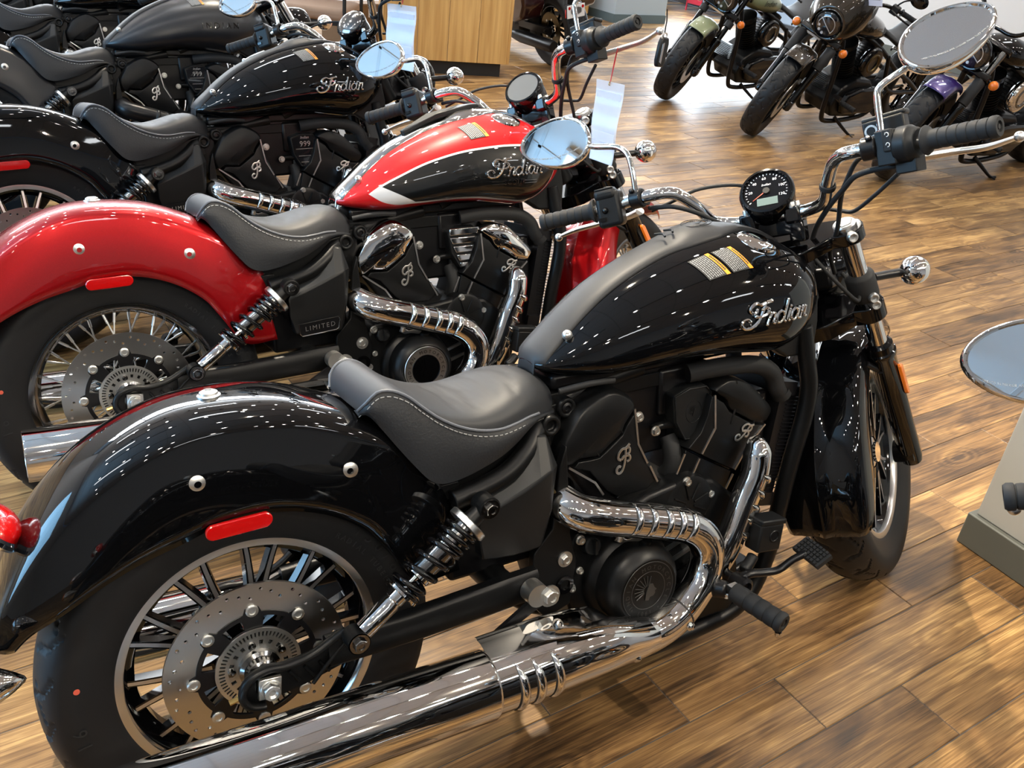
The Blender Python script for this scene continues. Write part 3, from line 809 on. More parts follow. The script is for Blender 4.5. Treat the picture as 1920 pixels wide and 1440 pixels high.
def headdress(g, c, u, v, n, s, mi=0):
    """low relief of a feathered head in profile"""
    c, u, v, n = Vector(c), Vector(u), Vector(v), Vector(n)
    f = lambda x, y, h=.001: c + u * x * s + v * y * s + n * h
    face = [(.10, .35), (.28, .30), (.36, .12), (.50, -.02), (.40, -.08), (.42, -.20), (.32, -.32), (.12, -.34), (.05, -.50), (-.15, -.45), (-.10, -.10), (-.02, .15)]
    g.prism([f(x, y, 0) for x, y in face], n * .0018, mi)
    for k in range(9):
        a = math.radians(75 + 17 * k); r0, r1 = .22, .78 - .02 * abs(k - 4)
        p0 = f(-.02 + r0 * math.cos(a), .05 + r0 * math.sin(a)); p1 = f(-.02 + r1 * math.cos(a), .05 + r1 * math.sin(a)); g.tube([p0, p1], [s * .03, s * .07, s * .02], 6, mi=mi)
def louvers(g, P, r, idx, side, up, w=.0034, gi=1):
    """raised half-hoops with dark slots round a pipe; P centre line"""
    for i in idx:
        q = i * (len(P) - 1); k = min(int(q), len(P) - 2); c = P[k].lerp(P[k + 1], q - k); t = (P[k + 1] - P[k]).normalized()
        s = (Vector(side) - t * Vector(side).dot(t)).normalized(); b = t.cross(s)
        def arc(rr, off, h0, h1): return [c + t * (off * math.sin(PI * m / 12)) + (s * math.cos(h0 + (h1 - h0) * m / 12) + b * math.sin(h0 + (h1 - h0) * m / 12)) * rr for m in range(13)]
        g.tube(arc(r - w * .35, .010, -1.25, 1.25), [.0008, w, w * 1.15, w, .0008], 10, mi=0)
        g.tube(arc(r - .0005, .010 - w * 1.05, -1.15, 1.15), [.0006, .0020, .0024, .0020, .0006], 6, mi=gi)
HDR = [(.588, -.070, .494), (.572, -.102, .488), (.588, -.132, .472), (.635, -.147, .455), (.70, -.151, .434), (.77, -.155, .411), (.82, -.160, .394), (.858, -.165, .370), (.880, -.168, .336), (.882, -.170, .300), (.866, -.175, .267), (.836, -.181, .240), (.80, -.188, .219), (.755, -.196, .206), (.70, -.204, .206), (.63, -.211, .222), (.56, -.217, .238), (.50, -.219, .246)]
FHD = [(1.030, -.122, .522), (1.036, -.131, .503), (1.036, -.136, .480), (1.026, -.141, .442), (1.004, -.142, .398), (.986, -.143, .355), (.966, -.143, .312), (.944, -.140, .270), (.91, -.135, .235), (.86, -.14, .20), (.80, -.15, .18)]
def g_header():
    g = G(); P = catmull(HDR, 6); g.tube(P, lambda t: .031 + .004 * math.sin(min(1, t * 8) * PI / 2) if t < .8 else .035 + (t - .8) * .05, 24)
    louvers(g, catmull(HDR, 6), .0352, [.224, .254, .284, .316, .350], (0, -1, .35), (0, 0, 1), .0074)
    g.lathe([(.0354, -.002), (.0364, 0), (.0354, .002)], P[int(len(P) * .70)], P[int(len(P) * .70) + 1] - P[int(len(P) * .70)], 24, 1)
    return g
def g_header_front():
    g = G(); P = catmull(FHD, 6); g.tube(P, lambda t: .006 + .024 * min(1, t / .16) ** .5, 22); louvers(g, P, .0302, [.28, .345, .41, .475, .54], (.85, -.55, .1), (0, 0, 1), .0085); return g
MUF0, MUF1 = Vector((.345, -.222, .2465)), Vector((-.242, -.230, .2700))
def g_muffler():
    g = G(); ax_ = (MUF1 - MUF0); L = ax_.length
    g.lathe([(.0, .0), (.050, .0), (.0585, .0), (.0605, .002), (.0615, .006), (.0600, L * .5), (.0575, L - .004), (.0562, L), (.050, L), (.047, L - .004), (.045, L - .03), (0, L - .03)], MUF0, ax_, 64)
    return g
def g_shield():
    """tapered shield between the lower bend and the silencer, with a lug on top"""
    g = G(); C = [(.335, -.222, .2470), (.40, -.221, .2450), (.47, -.219, .2430), (.54, -.216, .238), (.61, -.212, .228), (.67, -.207, .214), (.71, -.203, .207)]
    R = [(0, .0555), (.35, .0560), (.6, .052), (.8, .043), (1, .0365)]
    g.tube(catmull(C, 6), lambda t: interp(R, t)[0], 40)
    louvers(g, catmull(C, 6), .0562, [.12, .20, .29], (0, -1, -.15), (0, 0, 1), .0085)
    # flat upper flange reaching up to the frame bracket
    rows = []
    for x, zt, cz, r in ((.348, .313, .2468, .0553), (.40, .313, .2452, .0557), (.45, .312, .2437, .0560), (.50, .310, .2420, .0553), (.545, .305, .2375, .0530), (.580, .299, .2330, .050), (.605, .284, .2290, .047), (.632, .259, .2235, .044), (.660, .243, .2165, .0415), (.70, .236, .2080, .0385)):
        y0 = -.219; q = [(y0 - r * .55, cz + r * .86), (y0 - r * .2, cz + r * 1.0), (y0 + r * .15, cz + r * 1.06)]
        rows.append([Vector((x, a, b)) for a, b in q] + [Vector((x, -.196, (cz + r * 1.1) * .5 + zt * .5)), Vector((x, -.186, zt - .003)), Vector((x, -.180, zt)), Vector((x, -.172, zt - .004))])
    g.grid(rows)
    return g
def tubes(*specs):
    g = G()
    for s in specs: g.tube(*s[0:1], **s[1])
    return g
def rib_grip(a, b, r, n=6, flange=True, end=True):
    a, b = Vector(a), Vector(b); ax_ = (b - a); L = ax_.length; prof = []
    if flange: prof += [(0, 0), (r * 1.45, 0), (r * 1.5, .002), (r * 1.35, .006), (r * 1.08, .010)]
    else: prof += [(0, 0), (r * .95, 0), (r, .002)]
    s0 = .012; 
    for k in range(n):
        x0 = s0 + (L - s0 - .014) * k / n; x1 = s0 + (L - s0 - .014) * (k + 1) / n
        prof += [(r, x0 + .002), (r * 1.03, (x0 + x1) / 2), (r, x1 - .002), (r * .93, x1 - .0008), (r * .93, x1)]
    prof += [(r * 1.05, L - .013), (r * 1.08, L - .011), (r * 1.08, L - .004), (r * .92, L), (r * .55, L), (r * .5, L - .004), (r * .28, L - .004), (r * .25, L - .001), (0, L - .001)]
    g = G(); g.lathe(prof, a, ax_, 28); return g
def hull_box(g, P8, mi=0):
    """P8: four lower then four upper corners in order"""
    g.add([Vector(p) for p in P8], [(3, 2, 1, 0), (4, 5, 6, 7), (0, 1, 5, 4), (1, 2, 6, 5), (2, 3, 7, 6), (3, 0, 4, 7)], mi)
FF = [  # front fender: angle about the axle (deg), crown radius, edge radius, half width
 (196, .360, .330, .088), (192, .358, .300, .094), (184, .356, .275, .098), (170, .355, .262, .099), (155, .354, .266, .098), (140, .352, .282, .097), (120, .350, .300, .096), (100, .348, .308, .094), (80, .347, .312, .090), (62, .348, .322, .082), (54, .350, .340, .066)]
def g_front_fender():
    g = G(); rows = []; T = sorted([(a, r, e, w) for a, r, e, w in FF])
    for i in range(49):
        an = 54 + (196 - 54) * i / 48; R, E_, W = interp(T, an); a = math.radians(an)
        def P(r, y): return Vector((FRONT[0] + r * math.cos(a), y, FRONT[2] + r * math.sin(a)))
        half = []
        for k in range(5): s = k / 5; half.append(P(E_ + (R - .032 - E_) * s, -(W + .002 * math.sin(PI * s))))
        for rr, ww in ((.032, 1.0), (.023, .985), (.013, .93), (.0065, .82), (.007, .62), (.0045, .50), (.0055, .34), (.004, .16), (-.002, .03), (-.003, 0.0)): half.append(P(R - rr, -W * ww))
        rows.append(half + mir(half[:-1])[::-1])
    g.grid(rows); return g
def fork_pt(t, y): return Vector((FRONT[0] + STEER_AX.x * t, y, FRONT[2] + STEER_AX.z * t))
def g_fork_tube(y):
    g = G(); g.tube([fork_pt(.28, y), fork_pt(.655, y)], .0205, 24); return g
def g_fork_slider(y):
    g = G(); s = -1 if y < 0 else 1
    g.lathe([(.0, -.035), (.016, -.035), (.024, -.028), (.027, -.01), (.0275, .10), (.029, .20), (.030, .31), (.0335, .315), (.0335, .325), (.030, .328), (.030, .345), (.024, .350), (.0206, .350)], fork_pt(0, y), STEER_AX, 28)
    g.lathe([(.028, -.035), (.028, .012), (.018, .016), (.016, .020), (0, .020)], fork_pt(0, y) , (0, s, 0), 24)
    return g
def g_fork_cover(y):
    g = G(); g.lathe([(.021, .475), (.029, .478), (.0315, .484), (.0315, .535), (.029, .540), (.0205, .546)], fork_pt(0, y), STEER_AX, 28); return g
def g_triple(t, yw, h):
    g = G()
    o = fork_pt(t, 0); f = Vector((math.cos(RAKE), 0, math.sin(RAKE)))
    out = []
    for k in range(9): a = -PI / 2 + PI * k / 8; out.append(o + f * (.034 * math.sin(a)) * -1 + Vector((0, -yw - .036 * math.cos(a), 0)))
    back = [o - f * .034 + Vector((0, -yw * .8, 0)), o - f * .075 + Vector((0, -.05, 0)), o - f * .085, o - f * .075 + Vector((0, .05, 0)), o - f * .034 + Vector((0, yw * .8, 0))]
    outl = [Vector((p.x, -p.y, p.z)) for p in out]
    poly = out[::-1]  # rear to front on the right
    ring = [o + f * .034 + Vector((0, yw, 0))] 
    P = [p for p in out] ; P = P + back[0:5] + [q for q in outl[::-1]] + [o + f * .040 + Vector((0, .04, 0)), o + f * .040 + Vector((0, -.04, 0))]
    g.prism(P, STEER_AX * h); return g
BAR = [(1.045, .217, 1.039), (1.075, .168, 1.034), (1.110, .139, 1.000), (1.140, .118, .962), (1.160, .080, .949), (1.162, .04, .948)]
def g_bar():
    R_ = [Vector((.991, -.440, 1.028)), Vector((1.029, -.324, 1.031))] + [Vector((x, -y, z)) for x, y, z in BAR]
    Lh = [Vector((p.x, -p.y, p.z)) for p in R_]
    g = G(); g.tube(catmull(R_ + Lh[::-1], 7), .0128, 20); return g
def mirror_frame(c, n, up, s):
    n = Vector(n).normalized(); u = Vector(up).cross(n).normalized(); v = n.cross(u); return Vector(c), u, v, n
def tear(s, w=.083, h=.059, k=40):
    out = []
    for i in range(k):
        a = 2 * PI * i / k; x = math.cos(a) * w; y = math.sin(a) * h * (1 + .16 * math.cos(a) * s) - .10 * h * s * math.cos(a)
        out.append((x, y))
    return out
def g_mirror_shell(c, n, up, s):
    c, u, v, n = mirror_frame(c, n, up, s); g = G(); T = tear(s)
    rows = []
    for sc, h in ((.895, .002), (.93, .0075), (.97, .0085), (1.01, .006), (1.03, 0), (1.0, -.010), (.86, -.022), (.5, -.030), (.05, -.032)): rows.append([c + u * x * sc + v * y * sc + n * h for x, y in T])
    g.grid(rows, cv=True); return g
def g_mirror_glass(c, n, up, s):
    c, u, v, n = mirror_frame(c, n, up, s); T = tear(s); g = G(); g.ngon([c + u * x * .91 + v * y * .91 + n * .0035 for x, y in T]); return g
def g_mirror_text(c, n, up, s):
    c, u, v, n = mirror_frame(c, n, up, s); g = G(); vs, fs = text_geo('OBJECTS IN MIRROR ARE CLOSER THAN THEY APPEAR', .0052)
    def bend(p): 
        a = p.x / .10; return c + u * (math.sin(a) * .098) + v * (-.036 + (1 - math.cos(a)) * .055 + p.y) + n * .0042
    g.add([bend(p) for p in vs], fs); return g
MIRL = ((1.072, .430, 1.197), (-.92, -.20, .36), (0, 0, 1), 1)
MIRR = ((1.070, -.380, 1.200), (-.86, -.22, .62), (.0, .30, 1), -1)
GC = Vector((1.150, -.002, 1.001)); GN = Vector((-.80, -.16, .56)).normalized()
def g_gauge():
    g = G(); g.lathe([(0, -.088), (.034, -.088), (.042, -.080), (.050, -.060), (.0535, -.034), (.0535, -.016), (.0555, -.015), (.0565, -.012), (.0565, .0), (.053, .006), (.048, .007), (.0465, .003)], GC, GN, 56); return g
def gauge_axes():
    n = GN; u = Vector((0, 0, 1)).cross(n).normalized() * 1; v = n.cross(u); return GC, u, v, n
def g_dial_ticks():
    c, u, v, n = gauge_axes(); g = G()
    A0, A1 = math.radians(215), math.radians(-22)
    for k in range(25):
        a = A0 + (A1 - A0) * k / 24; t = u * math.cos(a) + v * math.sin(a); w = n.cross(t) * (.0006 if k % 4 else .001); r0 = .040 if k % 4 else .0385
        g.ngon([c + t * r0 - w + n * .0022, c + t * .043 - w + n * .0022, c + t * .043 + w + n * .0022, c + t * r0 + w + n * .0022])
    for i, s in enumerate(('', '20', '40', '60', '80', '100', '120')):
        a = A0 + (A1 - A0) * i / 6; vs, fs = text_geo(s, .0088) if s else ([], [])
        q = c + (u * math.cos(a) + v * math.sin(a)) * .0325 + n * .0022 - v * .003
        if s: g.add([q + u * p.x + v * p.y for p in vs], fs)
    vs, fs = text_geo('Indian', .008, shear=.3); g.add([c + v * .014 + u * p.x + v * p.y + n * .0022 for p in vs], fs)
    return g
def g_needle():
    c, u, v, n = gauge_axes(); g = G(); a = math.radians(215); t = u * math.cos(a) + v * math.sin(a); w = n.cross(t)
    g.prism([c - t * .006 - w * .0012 + n * .003, c + t * .034 - w * .0004 + n * .003, c + t * .034 + w * .0004 + n * .003, c - t * .006 + w * .0012 + n * .003], n * .001); return g
def quad_on(c, u, v, n, x0, x1, y0, y1, h): return G().ngon([c + u * x0 + v * y0 + n * h, c + u * x1 + v * y0 + n * h, c + u * x1 + v * y1 + n * h, c + u * x0 + v * y1 + n * h])
def coil(a, b, t0, t1, r, w, turns, seg=14):
    a, b = Vector(a), Vector(b); ax_ = (b - a).normalized(); L = (b - a).length; u = ax_.cross(Vector((0, 1, 0))).normalized(); v = ax_.cross(u)
    return [a + ax_ * L * (t0 + (t1 - t0) * k / (turns * seg)) + (u * math.cos(2 * PI * k / seg) + v * math.sin(2 * PI * k / seg)) * r for k in range(int(turns * seg) + 1)]
SB, STP = Vector((.138, -.168, .379)), Vector((.382, -.163, .551))
def shock(root, sgn):
    f = (lambda p: p) if sgn < 0 else (lambda p: Vector((p[0], -p[1], p[2])))
    a, b = f(SB), f(STP); d = b - a; L = d.length; o = 's%d' % sgn
    body = part(root, 'shock_absorber', 'shb' + o, lambda: G().lathe([(0, .46 * L), (.008, .46 * L), (.019, .47 * L), (.020, .48 * L), (.0205, .84 * L)], a, d, 28).tube([a + d * .2, a + d * .5], .0055, 12, mi=1).lathe([(.0165, .06 * L), (.0165, .26 * L), (.015, .27 * L), (.015, .28 * L), (.0165, .285 * L), (.0165, .33 * L)], a, d, 24, 1), ('dark_chrome', 'chrome'))
    part(body, 'spring_seat', 'shc' + o, lambda: G().lathe([(.016, .33 * L), (.031, .33 * L), (.0325, .335 * L), (.0325, .348 * L), (.030, .352 * L), (.016, .352 * L)], a, d, 32).lathe([(.006, .455 * L), (.022, .455 * L), (.0235, .46 * L), (.0235, .478 * L), (.02, .48 * L)], a, d, 32), ('chrome',))
    part(body, 'adjuster_ring', 'sha' + o, lambda: G().lathe([(.018, .835 * L), (.034, .835 * L), (.036, .84 * L), (.036, .872 * L), (.034, .877 * L), (.018, .877 * L)], a, d, 36), ('polished',))
    part(body, 'spring', 'shs' + o, lambda: G().tube(coil(a, b, .352, .385, .0275, 0, 1, 20)[:-1] + coil(a, b, .385, .70, .0275, 0, 3.5, 20)[:-1] + coil(a, b, .70, .82, .0275, 0, 2.6, 20), .0048, 8), ('gloss_black',), angle=80)
    part(body, 'mounting_eye', 'she' + o, lambda: G().lathe([(.020, -.016), (.020, .016), (.012, .018), (.012, -.018), (.020, -.016)], b, (0, 1, 0), 24).tube([a + d * .87, a + d * .97], [.017, .014], 16), ('engine_black',))
    part(body, 'mounting_eye', 'shf' + o, lambda: G().lathe([(.019, -.018), (.019, .016), (.0, .016)], a, (0, 1, 0), 24), ('engine_black',))
    for nm, p in (('t', b), ('b', a)):
        part(body, 'mounting_bolt', 'shx' + o + nm, lambda: G().hexnut(p + Vector((0, sgn * .016, 0)), (0, sgn, 0), .0115, .011, washer=.017), ('dark_chrome',))
def g_key_tag_string(a, b): return G()
def scout(loc, yaw, lean, cfg):
    root = empty('motorcycle', (loc[0], loc[1], 0), (-lean, 0, yaw), cfg['label'], 'motorcycle', 'cruiser motorcycles parked in a slanting row')
    root.rotation_mode = 'XYZ'
    paint = cfg['paint']; pp = cfg.get('fender', paint); near = cfg.get('near', True)
    exh = cfg.get('exhaust', 'chrome'); metal = cfg.get('metal', 'chrome'); lip = cfg.get('lip', 'polished')
    wheel(root, 'r', cfg['wheel'], lip); wheel(root, 'f', cfg['wheel'], lip)
    # ---- rear fender
    fd = part(root, 'fender', 'fender', g_fender, (pp,), mods=(('solid', .003),), angle=50)
    for i, (c, n) in enumerate((((.168, -.1075, .646), (-.05, -1, .02)), ((-.062, -.1085, .679), (0, -1, .02)), ((-.011, -.003, .7725), (0, 0, 1)))):
        part(fd, 'fender_bolt', 'fb%d' % i, lambda: g_button(c, n, .0145), ('zinc',))
    part(fd, 'side_reflector', 'refl', lambda: g_lens((-.012, -.1185, .601), (1, 0, .02), (0, 0, 1), (0, -1, 0), .050, .0125, .006), ('red_lens',))
    part(fd, 'tail_light', 'tail', lambda: G().sphere((-.322, 0, .632), .04, 24, 14, 0, (.9, 1.35, .62), Matrix.Rotation(math.radians(48), 3, 'Y')), ('red_lens',))
    def tl_bezel():
        g = G(); R_ = Matrix.Rotation(math.radians(48), 3, 'Y'); ring = [Vector((-.322, 0, .632)) + R_ @ Vector((math.cos(a) * .038, math.sin(a) * .056, -.002)) for a in [2 * PI * k / 40 for k in range(40)]]
        g.tube(ring, .0075, 8, closed=True); return g
    part(fd, 'light_bezel', 'tailb', tl_bezel, ('chrome',))
    def rsig(s):
        g = G(); c = Vector((-.378, s * .175, .487)); g.lathe([(0, -.060), (.004, -.058), (.014, -.044), (.024, -.026), (.030, -.006), (.030, .008), (.027, .016), (0, .016)], c, (-1, 0, .05), 28)
        return g
    for s in (-1, 1):
        t = part(root, 'turn_signal', 'rs%d' % s, lambda: rsig(s), (metal if metal == 'chrome' else 'gloss_black',))
        part(t, 'signal_lens', 'rsl%d' % s, lambda: G().lathe([(.026, .015), (.025, .021), (.012, .025), (0, .026)], (-.378, s * .175, .487), (-1, 0, .05), 24), ('orange_lens',))
        part(t, 'signal_stalk', 'rss%d' % s, lambda: G().tube([(-.365, s * .15, .462), (-.362, s * .06, .485)], .009, 12), ('satin_black',))
    # ---- seat
    st = part(root, 'seat', 'seat', g_cushion, ('seat_smooth',), angle=60)
    for sg in (1, -1):
        part(st, 'seat_skirt', 'skirt%d' % sg, lambda: g_skirt(sg), ('seat_grain',), angle=60)
        part(st, 'seat_piping', 'piping%d' % sg, lambda: g_piping(sg), ('piping',))
    part(st, 'stitching', 'thread', g_thread, ('thread',), kind='stuff')
    # ---- tank
    tk = part(root, 'fuel_tank', 'tank', g_tank, ('two_tone_paint' if cfg.get('two_tone') else paint,), angle=60)
    part(tk, 'centre_strip', 'strip', g_strip, ('chrome' if cfg.get('two_tone') else 'strip_black',), angle=50, label='chrome tank strip' if cfg.get('two_tone') else None, mods=(('solid', .003),))
    if not cfg.get('two_tone'):
        def crest():
            g = G(); o = Vector((.955, 0, .9535)); u = Vector((0, -1, 0)); v = Vector((1, 0, .12)).normalized(); n = u.cross(v) 
            n = Vector((-.12, 0, 1)).normalized()
            for R0 in (.030, .021): g.tube([o + (u * math.cos(2 * PI * k / 32) + v * math.sin(2 * PI * k / 32)) * R0 for k in range(32)], .0008, 6, closed=True)
            ring_text(g, 'INDIAN MOTORCYCLE', .0075, o, (0, -1, 0), v, n, .0228, math.radians(205), lift=.0005, step=.34)
            headdress(g, o, u, v, n, .021)
            for k in (0, 1): g.tube([(.885 - .022 * k, -.014 - .004 * k, .9435 - .006 * k), (.893 - .022 * k, 0, .9455 - .006 * k), (.885 - .022 * k, .014, .9435 - .006 * k)], .0022, 8, 4)
            return g
        part(tk, 'embossed_crest', 'crest', crest, ('plastic_black',))
    else:
        part(tk, 'dash_pad', 'dash', lambda: G().prism([(.77, y, interp(TANK, .77)[0] + .006) for y in (-.01, .01)] + [(.86, .03, .930), (.96, .03, .951), (1.0, .01, .952), (1.0, -.01, .952), (.96, -.03, .951), (.86, -.03, .930)], (-.006, 0, .012)), ('plastic_black',), mods=(('bevel', .004),))
    part(tk, 'strip_bolt', 'stb', lambda: g_button((.617, -.052, .786), (-.55, -.75, .45), .0075), ('zinc',))
    part(tk, 'fuel_cap', 'cap', g_cap, ('chrome' if metal == 'chrome' else 'gloss_black',))
    part(tk, 'cap_collar', 'capb', g_cap_base, ('gloss_black',))
    bd = cfg.get('badge', 'script')
    if bd == 'block': part(tk, 'tank_badge', 'bblock', g_badge_block, ('gloss_black',), label='raised glossy black block letters')
    else:
        part(tk, 'tank_badge', 'bscript', g_badge_script, ('chrome',), label='chrome script lettering')
        if bd == 'scout': part(tk, 'model_lettering', 'bscout', g_badge_scout, ('dark_chrome',))
    cols = cfg.get('labels', [(0.02, .47), (.53, .98)])
    part(tk, 'warning_sticker', 'lab%d' % len(cols), lambda: label_geo(cols), ('print_black', 'print_orange', 'print_grey', 'print_black'))
    # ---- frame
    def frame():
        g = G()
        for s in (-1, 1):
            m = lambda P: [(x, y * -s, z) for x, y, z in P]
            g.tube(m([(.345, -.112, .548), (.400, -.112, .557), (.455, -.111, .574), (.50, -.100, .600), (.530, -.080, .624), (.562, -.055, .637), (.61, -.032, .652), (.70, -.028, .672), (.80, -.035, .690)]), .0190, 16, 5)
            g.tube(m([(1.17, -.105, .735), (1.182, -.112, .66), (1.194, -.114, .60), (1.190, -.112, .53), (1.168, -.108, .435), (1.145, -.104, .31), (1.125, -.10, .20), (1.07, -.10, .115), (.96, -.10, .085), (.70, -.11, .10), (.58, -.11, .17), (.545, -.11, .25)]), .0185, 18, 5)
            g.tube(m([(.85, -.03, .70), (1.0, -.03, .76), (1.2, -.02, .80)]), .02, 12, 4)
            for c, yy in (((.559, -.080, .633), .010), ((.608, -.056, .651), .010)):
                c = m([c])[0]
                g.lathe([(.0, .004), (.010, .004), (.0105, .012), (.0165, .014), (.0200, .011), (.0205, -.014)], c, (0, s, 0), 24)
            # cast plate holding the swing arm pivot
            P = [(.505, .40), (.545, .44), (.560, .56), (.575, .60), (.585, .42), (.60, .36), (.585, .27), (.53, .255), (.495, .30)]
            g.prism([Vector((x, s * .100, z)) for x, z in P], (0, s * .018, 0))
        g.lathe([(.03, -.075), (.034, -.07), (.034, .07), (.03, .075), (0, .075)], (1.242, 0, .80), STEER_AX, 24)
        g.box((.34, 0, .56), .05, .20, .03); g.box((.44, 0, .598), .24, .17, .06, R=Matrix.Rotation(-.2, 3, 'Y')); g.box((.56, 0, .60), .08, .12, .12); g.box((.72, 0, .66), .36, .09, .03)
        return g
    fr = part(root, 'frame', 'frame', frame, ('engine_black',), mods=(('bevel', .003),))
    part(fr, 'frame_bolt', 'frb', lambda: G().lathe([(0, 0), (.0105, 0), (.0105, .004), (.006, .006), (.005, .002), (0, .002)], (.608, -.064, .651), (0, -1, 0), 20), ('satin_black',))
    part(fr, 'pivot_bolt', 'lb1', lambda: G().hexnut((.572, -.118, .371), (0, -1, 0), .0105, .010, washer=.016), ('zinc',))
    part(fr, 'plate_hole', 'lb2', lambda: G().lathe([(.018, 0), (.019, .006), (.011, .006), (.010, -.004), (0, -.004)], (.570, -.118, .318), (0, -1, 0), 24), ('gloss_black',))
    # ---- side panel
    def sidep():
        g = G(); top = [(.420, .553), (.470, .572), (.512, .610), (.519, .629), (.541, .625), (.549, .582)]
        A = [(.420, -.112, .556), (.472, -.112, .574), (.512, -.108, .610), (.521, -.104, .629), (.541, -.104, .625), (.549, -.112, .582)]
        B_ = [(.383, -.138, .516), (.424, -.142, .531), (.470, -.146, .549), (.503, -.146, .562), (.530, -.142, .571), (.549, -.128, .574)]
        C = [(.383, -.134, .470), (.420, -.140, .474), (.460, -.142, .481), (.500, -.141, .487), (.532, -.136, .492), (.541, -.122, .494)]
        D = [(.397, -.120, .420), (.425, -.124, .417), (.455, -.125, .414), (.485, -.125, .413), (.519, -.121, .413), (.530, -.112, .430)]
        E_ = [(x, -.09, z) for x, y, z in D]; A0 = [(x, -.085, z) for x, y, z in A]
        g.grid([A0, A, B_, C, D, E_]); g.grid([[p[0] for p in (A0, A, B_, C, D, E_)], [(.40, -.085, .50)] * 6]); g.grid([[p[-1] for p in (A0, A, B_, C, D, E_)], [(.53, -.085, .50)] * 6]); return g
    sp_ = part(root, 'side_panel', 'sidep', sidep, ('plastic_black',), angle=20, mods=(('bevel', .004, 2),))
    if cfg.get('limited'):
        def lim():
            g = G(); g.prism([(.402, -.1385, .449), (.505, -.1395, .457), (.509, -.139, .450), (.503, -.139, .428), (.498, -.1385, .424), (.409, -.137, .418), (.403, -.1375, .424)], (0, -.0035, 0), 0)
            vs, fs = text_geo('LIMITED', .017, space=1.35); g.add([Vector((.456 + p.x, -.1432, .4325 + p.y + .06 * p.x)) for p in vs], fs, 1); return g
        part(sp_, 'name_plate', 'lim', lim, ('satin_black', 'polished'))
        if cfg.get('two_tone'): part(sp_, 'plate_border', 'limb', lambda: G().tube([(.402, -.1425, .449), (.505, -.1435, .457), (.509, -.143, .450), (.503, -.143, .428), (.498, -.1425, .424), (.409, -.141, .418), (.403, -.1415, .424)], .0012, 6, closed=True), ('chrome',))
    # ---- swing arm
    def arm():
        g = G()
        for s in (-1, 1):
            rows = []
            for x, z, h in ((.10, .345, .026), (.15, .345, .028), (.25, .343, .028), (.35, .346, .029), (.44, .349, .030), (.50, .350, .030)):
                rows.append([(x, s * (.128 + dy), z + dz * h) for dy, dz in ((.015, .75), (.015, -.75), (.009, -1), (-.009, -1), (-.015, -.75), (-.015, .75), (-.009, 1), (.009, 1))])
            g.grid(rows, cv=True, capu=True)
            pl = [(-.030, .345), (-.042, .323), (-.034, .300), (-.01, .291), (.06, .300), (.14, .318), (.16, .345), (.13, .368), (.08, .352), (.03, .348), (0, .354)]
            g.prism([Vector((x, s * .122, z)) for x, z in pl], (0, s * .010, 0))
            g.tube([(-.010, s * .142, .291), (-.034, s * .142, .300), (-.043, s * .142, .323), (-.030, s * .142, .347), (.0, s * .142, .356), (.03, s * .142, .352), (.07, s * .142, .357), (.105, s * .142, .372), (.128, s * .146, .386)], .0085, 10, 4, flat=.8)
            g.tube([(.13, s * .142, .362), (.10, s * .142, .335), (.07, s * .14, .302)], .0035, 8, 3)
            for k in range(3): g.tube([(.035 + .025 * k, s * .135, .336), (.050 + .025 * k, s * .135, .312)], .003, 6)
        g.tube([(.44, -.12, .35), (.44, .12, .35)], .028, 16)
        return g
    sa = part(root, 'swing_arm', 'arm', arm, ('engine_black',), angle=50)
    part(sa, 'axle_nut', 'axn', lambda: G().box((0, -.1425, .323), .036, .008, .036, R=Matrix.Rotation(.1, 3, 'Y')).hexnut((0, -.146, .323), (0, -1, 0), .0145, .016, washer=.0165), ('zinc',), mods=(('bevel', .001, 1),))
    part(sa, 'axle_adjuster', 'axa', lambda: G().tube([(-.062, -.134, .312), (-.040, -.134, .316)], .0045, 8).hexnut((-.048, -.134, .314), (1, 0, .18), .007, .008), ('brass',))
    part(sa, 'pivot_nut', 'pvn', lambda: G().lathe([(.022, 0), (.022, .03), (0, .03)], (.480, -.145, .350), (0, -1, 0), 24).hexnut((.503, -.172, .343), (0, -1, 0), .0145, .014, washer=.021), ('zinc',))
    part(sa, 'brace', 'brc', lambda: G().prism([(.510, -.168, .352), (.515, -.168, .334), (.40, -.168, .285), (.375, -.168, .278), (.372, -.168, .288), (.49, -.168, .352)], (0, .008, 0)), ('satin_black',))
    shock(root, -1); shock(root, 1)
    # ---- engine
    en = part(root, 'engine', 'case', g_engine_case, ('engine_black',), mods=(('bevel', .010, 3),))
    for i in (0, 1): part(en, 'cylinder', 'cyl%d' % i, lambda: g_barrel(i == 0), ('satin_black',), mods=(('bevel', .008, 2),))
    capm = 'chrome' if cfg.get('chrome_covers') else 'engine_black'
    for i, (capo, low, base) in enumerate(((RCAP, RLOW, BARR), (FCAP, FLOW, BARL))):
        hc = part(en, 'head_cover', 'hc%d' % i, lambda: prof_plate(capo, -.030, -.094, .86, .010), (capm,), angle=32, label='polished chrome head cover' if capm == 'chrome' else None)
        part(en, 'cylinder_cover', 'cc%d' % i, lambda: prof_plate(low, -.050, -.094, .92), ('engine_black',), mods=(('bevel', .003, 2),), angle=50)
        part(en, 'cylinder_base', 'cb%d' % i, lambda: prof_plate(base, -.05, -.085, .95), ('engine_black',), mods=(('bevel', .004, 2),))
    for i, (P, w) in enumerate((([(.684, .636), (.702, .610), (.717, .588)], .004), ([(.628, .601), (.647, .576), (.663, .553)], .004), ([(1.004, .640), (1.008, .590), (.996, .550)], .005), ([(1.083, .590), (1.066, .556), (1.060, .537)], .004))):
        part(en, 'cover_rib', 'rib_%d' % i, lambda: (lambda g: (flat_line(g, P, w, -.0955), g)[1])(G()), ('engine_black',), mods=(('bevel', .0012, 2),))
